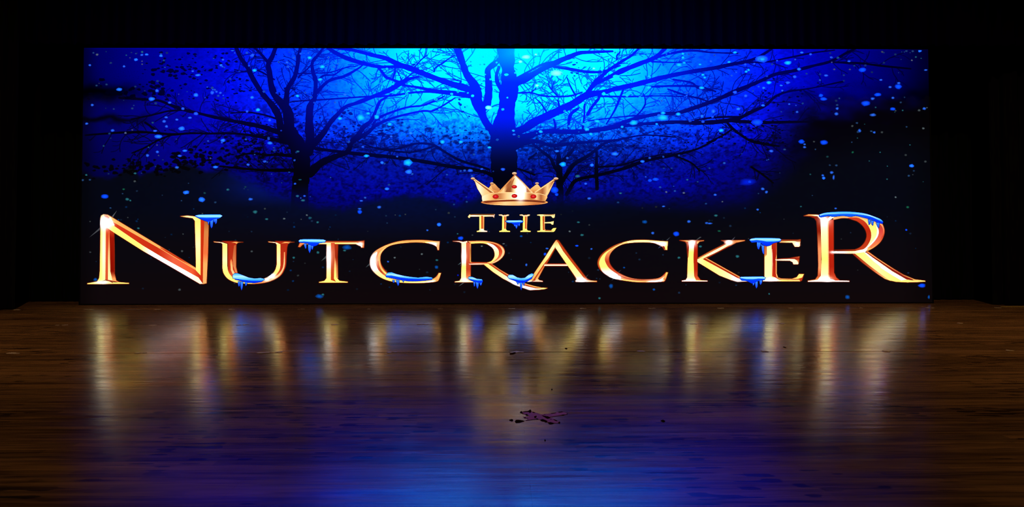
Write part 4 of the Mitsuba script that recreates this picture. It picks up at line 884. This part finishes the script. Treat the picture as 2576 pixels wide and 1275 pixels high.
# --- R (large, last)
O, S = (2000, 520), 5.311
b_in = cr([(515, 172), (650, 150), (780, 170), (880, 230), (940, 310), (957, 390), (932, 470), (870, 540), (790, 575)], 5)
R2 = letter(O, S, [
    (('v', [(60, (240, 150, 90)), (200, (255, 175, 105)), (400, (205, 65, 40)), (560, OR)]), [(490, 110)] + cr([(490, 110), (700, 85), (880, 100), (1040, 150), (1150, 210), (1192, 300), (1185, 385), (1140, 470), (1060, 540), (970, 590)], 5) + [(800, 622), (790, 578)] + b_in[::-1]),
    (('v', [(150, (200, 60, 28)), (320, (185, 38, 14)), (560, (190, 60, 25))]), b_in[12:] + cr([(830, 600), (935, 552), (995, 470), (1018, 390), (1002, 300), (940, 200), (850, 150), (760, 140), (700, 150)], 5)),
    (('v', [(150, (255, 190, 110)), (300, YL), (480, YW), (590, CRM)]), cr([(760, 132), (900, 160), (990, 185), (1080, 230), (1115, 310), (1105, 390), (1050, 470), (960, 552), (860, 606)], 5) + cr([(830, 598), (935, 552), (995, 470), (1018, 390), (1002, 300), (940, 205), (850, 150), (760, 140)], 5)),
    (('v', [(200, WH), (320, (255, 240, 225)), (470, WH), (590, WH)]), cr([(1075, 228), (1117, 310), (1108, 390), (1052, 472), (962, 554), (880, 602)], 5) + cr([(840, 604), (940, 552), (1030, 470), (1085, 388), (1095, 310)], 5)),
    (('v', [(220, (190, 60, 40)), (330, (210, 66, 58)), (480, (225, 110, 70))]), cr([(1120, 220), (1158, 260), (1176, 320), (1160, 395), (1105, 475), (1020, 550)], 5) + cr([(990, 545), (1060, 470), (1112, 392), (1122, 312), (1085, 235)], 5)),
    (('v', [(200, (150, 30, 10)), (330, (150, 32, 12)), (400, (180, 80, 42)), (560, (232, 135, 82)), (820, (238, 145, 90)), (930, (200, 80, 40)), (990, OR)]), [(120, 120), (200, 112), (300, 120), (350, 150), (352, 940), (330, 995), (170, 1000), (170, 988), (270, 972), (305, 920), (312, 780), (298, 300), (288, 190), (260, 150), (200, 128)]),
    (('v', [(130, WH), (260, CRM), (400, YW), (700, YL), (900, YW), (990, WH)]), [(325, 120), (440, 160), (440, 900), (470, 965), (600, 985), (725, 988), (725, 1001), (175, 1001), (172, 992), (300, 975), (345, 920), (356, 700), (344, 300), (338, 170)]),
    ((240, 160, 100), [(436, 200), (452, 185), (456, 900), (470, 965), (448, 940), (440, 880)]),
    (('v', [(190, (200, 62, 40)), (400, (192, 40, 16)), (800, (180, 30, 12)), (960, (205, 70, 35))]), [(448, 180), (514, 170), (516, 600), (520, 880), (550, 945), (600, 985), (540, 985), (470, 955), (455, 900)]),
    (('h', [(120, OB), (200, OR), (300, CRM)]), [(118, 122), (180, 102), (300, 106), (420, 135), (520, 120), (520, 140), (440, 195), (400, 210), (340, 170), (300, 128), (200, 120)]),
    ((160, 32, 14), [(395, 135), (470, 128), (432, 160)]),
    (('h', [(490, CRM), (600, WH), (750, YW), (950, WH)]), [(486, 597), (560, 592), (800, 590), (900, 570), (975, 555), (940, 605), (880, 625), (780, 626), (520, 622)]),
    (('h', [(530, (110, 30, 10)), (800, (180, 60, 25))]), [(530, 578), (800, 572), (860, 575), (800, 592), (560, 594)]),
    (('h', [(780, (170, 50, 20)), (1000, (195, 85, 40)), (1150, (235, 150, 90)), (1300, YL)]), [(765, 624), (850, 630), (1000, 790), (1150, 900), (1280, 990), (1200, 962), (1120, 910), (1050, 860), (900, 745)]),
    (('h', [(950, (225, 130, 70)), (1200, OR), (1400, (190, 90, 50)), (1700, YL)]), [(945, 600), (975, 596), (1100, 688), (1300, 818), (1450, 908), (1600, 970), (1738, 988), (1740, 1000), (1600, 990), (1450, 930)]),
    ((142, 26, 20), [(940, 604), (965, 612), (1100, 702), (1300, 832), (1450, 922), (1590, 975), (1500, 975), (1300, 862), (1100, 722)]),
    (('h', [(820, YL), (1100, (255, 240, 150)), (1350, YL), (1740, (235, 200, 110))]), [(800, 625), (930, 605), (1100, 720), (1300, 860), (1490, 970), (1600, 988), (1740, 998), (1640, 1006), (1500, 1010), (1350, 1002), (1270, 985), (1150, 902), (1000, 790)]),
    (WH, [(925, 608), (950, 612), (1100, 724), (1300, 864), (1490, 972), (1420, 985), (1290, 910), (1150, 820), (1130, 790), (1050, 730)]),
], [(400, 175, 70, 70, .8), (430, 975, 60, 36, 1.1), (500, 608, 40, 16, .8)], 'large gold letter R at the end')
cap(R2, O, S, cr([(325, 105), (400, 82), (520, 70), (680, 66), (820, 74), (940, 92), (1050, 128), (1140, 165), (1176, 200)], 4) + cr([(1160, 200), (1100, 170), (1000, 128), (880, 106), (700, 92), (520, 98), (400, 104), (335, 120)], 4),
    cr([(322, 112), (400, 96), (520, 86), (700, 82), (880, 96), (1000, 118), (1100, 158), (1176, 205)], 4) + cr([(1168, 226), (1100, 208), (1000, 165), (920, 145), (820, 122), (740, 130), (640, 120), (520, 130), (440, 122), (350, 138), (325, 128)], 4),
    [[(975, 168), (1010, 172), (1004, 225), (988, 240)], [(1015, 185), (1050, 190), (1040, 250), (1025, 235)], [(1085, 210), (1128, 218), (1120, 285), (1100, 260)]], 'long curved blue snow cap over the bowl')

# --- THE
O, S = (1160, 420), 7.082
KT = dict(rim=((88, 58, 12), 0.9), edge=3)
TH = letter(O, S, [
    (('h', [(120, (235, 215, 130)), (220, PK), (420, YW), (560, (225, 190, 170))]), [(120, 885), (150, 845), (600, 842), (585, 905), (568, 885), (545, 882), (165, 884), (150, 908), (132, 902)]),
    (('v', [(842, (120, 60, 20)), (860, (190, 120, 60))]), [(160, 842), (590, 840), (590, 856), (160, 857)]),
    (YL, [(325, 875), (362, 875), (362, 1120), (325, 1110)]), ((200, 70, 22), [(360, 868), (388, 868), (388, 1120), (360, 1120)]), ((225, 150, 85), [(386, 880), (412, 885), (408, 1110), (386, 1120)]),
    (('h', [(280, YL), (370, CRM), (465, (225, 200, 190))]), [(280, 1140), (320, 1130), (335, 1100), (400, 1100), (412, 1128), (465, 1138), (465, 1156), (280, 1156)]),
], [(220, 868, 60, 12, .5)], 'small gold letter T of THE', **KT)
HH = letter(O, S, [
    (OB, [(780, 962), (1120, 962), (1120, 986), (780, 986)]),
    (YL, [(735, 870), (768, 870), (768, 1120), (728, 1130)]), ((205, 80, 28), [(766, 850), (792, 850), (798, 1110), (766, 1120)]), ((225, 150, 85), [(788, 870), (806, 868), (800, 1120), (788, 1120)]),
    ((235, 205, 160), [(670, 848), (720, 844), (745, 858), (790, 858), (820, 846), (852, 848), (850, 866), (800, 880), (735, 882), (715, 868), (675, 864)]),
    (YL, [(680, 1140), (725, 1128), (740, 1100), (795, 1100), (815, 1130), (872, 1140), (872, 1156), (680, 1156)]),
    (YL, [(1105, 870), (1138, 870), (1138, 1120), (1098, 1130)]), ((205, 80, 28), [(1136, 850), (1162, 850), (1166, 1110), (1136, 1120)]), ((225, 150, 85), [(1158, 870), (1182, 868), (1172, 1120), (1158, 1120)]),
    ((235, 205, 160), [(1042, 850), (1085, 844), (1115, 858), (1160, 858), (1190, 846), (1225, 848), (1220, 866), (1178, 880), (1108, 882), (1085, 868), (1046, 864)]),
    (YL, [(1055, 1140), (1098, 1128), (1110, 1100), (1165, 1100), (1185, 1130), (1240, 1140), (1236, 1156), (1058, 1156)]),
], [], 'small gold letter H of THE', **KT)
cap(HH, O, S, [(792, 960), (850, 950), (950, 950), (1060, 948), (1104, 962), (1080, 978), (950, 988), (850, 990)], [(792, 965), (900, 960), (1104, 958), (1100, 985), (1050, 1000), (1030, 1020), (990, 1040), (950, 1030), (900, 1000), (820, 990)],
    [[(940, 1020), (968, 1030), (958, 1055), (946, 1050)], [(965, 1030), (1005, 1035), (998, 1075), (985, 1098), (972, 1070)], [(1015, 1000), (1048, 995), (1046, 1035), (1030, 1055), (1018, 1030)]], 'blue snow as the cross bar, with icicles')
EE = letter(O, S, [
    (('v', [(860, YL), (1140, (250, 240, 120))]), [(1412, 860), (1452, 865), (1456, 1125), (1500, 1140), (1412, 1140), (1412, 1100)]), ((190, 62, 18), [(1450, 850), (1476, 852), (1480, 1100), (1500, 1130), (1456, 1125)]), ((225, 150, 85), [(1474, 870), (1492, 872), (1490, 1100), (1510, 1125), (1490, 1125), (1478, 1095)]),
    ((240, 225, 150), [(1355, 850), (1400, 844), (1600, 846), (1672, 840), (1666, 895), (1650, 908), (1630, 906), (1610, 880), (1590, 872), (1480, 874), (1410, 880), (1395, 866), (1358, 864)]),
    ((165, 60, 22), [(1470, 850), (1660, 846), (1660, 856), (1470, 858)]),
    ((245, 230, 150), [(1480, 985), (1590, 978), (1650, 964), (1642, 1025), (1618, 1028), (1600, 1008), (1580, 1002), (1480, 1002)]),
    (('h', [(1355, YL), (1500, (250, 225, 120)), (1690, YL)]), [(1355, 1140), (1410, 1130), (1480, 1122), (1600, 1130), (1640, 1090), (1696, 1086), (1668, 1140), (1645, 1156), (1360, 1156)]),
    ((190, 90, 35), [(1490, 1122), (1600, 1126), (1640, 1140), (1500, 1138)]),
], [], 'small gold letter E of THE', **KT)

# --- crown
CK = KEY + '__crown'
GD, GL, GB, GC = (238, 172, 98), (250, 205, 140), (178, 98, 52), (255, 238, 205)
art(CK, O, S, [
    (('v', [(300, GL), (400, GD), (460, OB)]), [(548, 305), (570, 305), (690, 390), (660, 470), (480, 470), (470, 400)]),
    (('v', [(300, GL), (400, GD), (460, OB)]), [(1345, 305), (1365, 305), (1432, 385), (1440, 470), (1240, 460), (1232, 392)]),
    (('v', [(290, GD), (380, (210, 140, 80)), (470, OB)]), [(520, 300), (560, 282), (600, 300), (690, 400), (680, 440), (560, 400)]),
    (('h', [(215, GL), (330, GC), (420, GL), (560, GD)]), [(215, 225), (250, 222), (420, 345), (575, 455), (470, 500), (375, 525), (330, 450), (290, 385), (245, 260)]),
    (GB, [(250, 222), (420, 345), (580, 455), (520, 460), (400, 365), (240, 240)]),
    (GL, [(252, 216), (430, 335), (590, 448), (575, 460), (420, 352), (238, 228)]),
    (('h', [(1300, GD), (1450, GB), (1540, GL), (1640, GB)]), [(1692, 220), (1655, 215), (1480, 345), (1310, 455), (1400, 480), (1530, 520), (1575, 440), (1605, 370), (1650, 260)]),
    (GL, [(1540, 500), (1500, 490), (1600, 350), (1650, 260), (1660, 262), (1605, 375), (1560, 470)]),
    (GL, [(1655, 212), (1480, 330), (1305, 445), (1318, 460), (1490, 350), (1662, 228)]),
    (('h', [(650, GD), (760, GL), (820, GB), (880, (160, 88, 45)), (940, GL), (985, GC), (1060, WH), (1140, WH), (1180, GB), (1260, GD)]), [(955, 140), (975, 150), (1270, 450), (1200, 470), (950, 462), (700, 470), (650, 462)]),
    (('v', [(140, OB), (460, GD)]), [(940, 150), (965, 150), (800, 330), (690, 462), (645, 465)]),
    (('v', [(140, GB), (460, GL)]), [(960, 145), (985, 150), (1280, 450), (1255, 462), (1120, 320)]),
    (('v', [(180, (200, 120, 65)), (440, (150, 80, 42))]), [(940, 195), (955, 200), (905, 330), (870, 440), (790, 440), (850, 330)]),
    (('h', [(370, GC), (470, (250, 215, 150)), (560, GD), (620, OB), (700, (205, 130, 75)), (820, GL), (960, GC), (1010, WH), (1090, WH), (1130, GL), (1250, OB), (1340, GL), (1420, GB), (1500, GD), (1530, GL)]),
     cr([(368, 520), (420, 490), (560, 468), (750, 455), (950, 452), (1150, 455), (1340, 468), (1460, 488), (1532, 515)], 4) + [(1535, 545), (1500, 605)] + cr([(1490, 600), (1300, 582), (950, 578), (600, 585), (380, 612)], 4) + [(370, 560)]),
    (GL, cr([(365, 520), (420, 488), (560, 465), (750, 450), (950, 446), (1150, 450), (1340, 464), (1460, 484), (1535, 512)], 4) + cr([(1530, 522), (1460, 496), (1340, 478), (1150, 463), (950, 460), (750, 464), (560, 478), (420, 500), (372, 528)], 4)),
    (('h', [(350, OB), (500, GD), (700, GL), (1000, (240, 180, 120)), (1300, OB), (1540, GD)]), [(950 + 595 * math.cos(t), 628 + 58 * math.sin(t)) for t in np.arange(48) / 48 * 2 * math.pi]),
    (('h', [(390, (120, 45, 22)), (700, (150, 60, 30)), (1000, (130, 48, 24)), (1500, (120, 50, 26))]), [(950 + 560 * math.cos(t), 622 + 38 * math.sin(t)) for t in np.arange(48) / 48 * 2 * math.pi]),
    (('h', [(480, OB), (650, GD), (780, GL), (1100, GD), (1400, OB)]), cr([(420, 640), (650, 622), (950, 612), (1250, 620), (1460, 632)], 4) + cr([(1400, 650), (1200, 668), (950, 676), (700, 670), (500, 656)], 4)),
], [(1060, 480, 75, 130, 1.2), (1050, 340, 60, 90, .7)], rim=((60, 22, 12), 1.0), label='jewelled gold crown over the word THE', edge=3, weight=0.15, gain=1.15)
for cxk, cyk, w, h in [(950, 115, 42, 24), (210, 205, 38, 20), (1690, 207, 42, 22), (548, 290, 32, 16), (1352, 290, 34, 16)]:
    art(name(CK + '__knob'), O, S, [(('v', [(cyk - h, GC), (cyk + h, GB)]), [(cxk + w * math.cos(t), cyk + h * math.sin(t)) for t in np.arange(18) / 18 * 2 * math.pi])], rim=((70, 35, 20), 0.7), out=0.0085, edge=2, weight=0.02, gain=1.1)
for cxk, cyk, w, h in [(948, 352, 44, 26), (615, 527, 50, 32), (950, 516, 46, 30), (1288, 526, 48, 32)]:
    art(name(CK + '__jewel'), O, S, [((215, 20, 24), [(cxk + w * math.cos(t), cyk + h * math.sin(t)) for t in np.arange(18) / 18 * 2 * math.pi]), ((235, 70, 70), [(cxk + w * .4 * math.cos(t) - 4, cyk - 6 + h * .4 * math.sin(t)) for t in np.arange(10) / 10 * 2 * math.pi])], rim=((110, 20, 12), 0.7), out=0.0085, edge=2, weight=0.02, gain=1.0, label='red jewel' if cyk == 352 else None)

# ------------------------------------------------------------------ tape cross and scraps on the floor
O, S = (1240, 1000), 10.733


def flat_piece(pts, z0, z1, origin=O, s=S):
    p = on_floor([(origin[0] + x / s, origin[1] + y / s) for x, y in pts])
    e = trimesh.creation.extrude_polygon(mk(p), z1 - z0, engine='earcut')
    e.apply_translation([0, 0, z0])
    return e


lab('tape_cross', label='pink tape cross stuck on the stage floor, its edges torn and dark', category='tape')
scene['tape_cross__strip'] = mikit.ply(flat_piece([(760, 395), (880, 382), (1010, 372), (1150, 408), (1330, 470), (1520, 535), (1680, 595), (1815, 668), (1812, 700), (1700, 695), (1520, 690), (1380, 640), (1220, 585), (1060, 520), (900, 470), (810, 440)], 0.0008, 0.0016), 'pink_tape')
scene['tape_cross__strip_001'] = mikit.ply(flat_piece([(810, 530), (1000, 508), (1250, 470), (1500, 442), (1760, 402), (1880, 392), (1990, 425), (2010, 455), (1800, 490), (1560, 525), (1250, 570), (1000, 610), (870, 625), (960, 580)], 0.0016, 0.0022), 'pink_tape')
for pts in [[(725, 405), (765, 378), (800, 392), (790, 415), (830, 440), (760, 415)], [(810, 388), (950, 372), (1000, 335), (1025, 340), (1040, 380), (1010, 425), (960, 390), (820, 396)], [(1060, 398), (1100, 398), (1145, 418), (1100, 420)],
            [(880, 465), (920, 458), (950, 488), (910, 486)], [(1110, 520), (1180, 500), (1175, 540), (1140, 568), (1120, 545)], [(1170, 572), (1220, 580), (1200, 592)], [(1280, 612), (1340, 590), (1395, 610), (1480, 650), (1430, 670), (1380, 640), (1330, 640)],
            [(1480, 682), (1560, 676), (1645, 696), (1590, 715), (1530, 715)], [(1755, 690), (1800, 660), (1820, 680), (1805, 705)], [(1625, 600), (1680, 605), (1750, 640), (1710, 645)], [(1310, 488), (1420, 510), (1500, 525), (1550, 555), (1480, 580), (1420, 555)],
            [(1350, 478), (1420, 460), (1400, 475)], [(1560, 435), (1700, 415), (1700, 428), (1580, 445)], [(1760, 402), (1870, 385), (1900, 402), (1780, 415)], [(1850, 475), (1930, 468), (1900, 486)], [(1990, 430), (2015, 440), (2000, 460)],
            [(830, 548), (885, 540), (870, 556)], [(1530, 580), (1600, 590), (1560, 596)]]:
    scene[name('tape_cross__torn_edge')] = mikit.ply(flat_piece(pts, 0.0024, 0.0032), 'tape_glue')
lab('tape_cross__torn_edge', label='dark torn fleck at the tape edge')


def scrap(key, pts, label, origin=O, s=S, h=0.006):
    p = on_floor([(origin[0] + x / s, origin[1] + y / s) for x, y in pts])
    c = p.mean(0)
    k = len(p)
    v = np.vstack([np.c_[p, np.full(k, 0.0008)], np.c_[c + (p - c) * 0.72, np.full(k, h * 0.8)], [[c[0], c[1], h]]])
    f = []
    for i in range(k):
        j = (i + 1) % k
        f += [[i, j, k + j], [i, k + j, k + i], [k + i, k + j, 2 * k]]
    m = trimesh.Trimesh(v, f, process=False)
    if m.volume < 0:
        m.invert()
    scene[key] = mikit.ply(m, 'dark_scrap')
    lab(key, label=label, category='scrap')


scrap('debris_scrap', [(435, 612), (485, 605), (510, 592), (545, 605), (545, 632), (500, 636), (480, 620)], 'tiny dark scrap on the stage floor, outermost left of the pink tape cross')
scrap('debris_scrap_001', [(592, 645), (615, 610), (700, 610), (780, 620), (858, 635), (790, 655), (720, 675), (640, 680), (615, 685)], 'larger dark brown scrap on the stage floor just left of the pink tape cross')
I = (860, 720); K3 = 2.9953
scrap('debris_scrap_002', [(1262, 510), (1285, 504), (1300, 497), (1317, 496), (1312, 504), (1290, 514), (1268, 515)], 'dark curled scrap near the middle floor joint, far behind the pink tape cross', I, K3)
scrap('debris_scrap_003', [(1680, 468), (1690, 465), (1700, 469), (1694, 475), (1684, 473)], 'tiny dark speck beyond the middle floor joint, under the A', I, K3)
scrap('debris_scrap_004', [(758, 457), (775, 459), (787, 464), (775, 464)], 'dark sliver by the middle floor joint, below the letter E', (1716, 720), K3)
I = (860, 975)
scrap('debris_scrap_005', [(2402, 250), (2420, 245), (2437, 253), (2430, 260), (2412, 257)], 'small dark scrap on the floor, right of the pink tape cross', I, K3)
scrap('debris_scrap_006', [(1525, 398), (1531, 394), (1537, 399), (1531, 404)], 'tiny dark speck on the floor nearer than the pink tape cross', I, K3)
scrap('debris_scrap_007', [(1577, 14), (1584, 10), (1588, 16), (1581, 20)], 'tiny dark speck on the floor beyond the pink tape cross', I, K3)
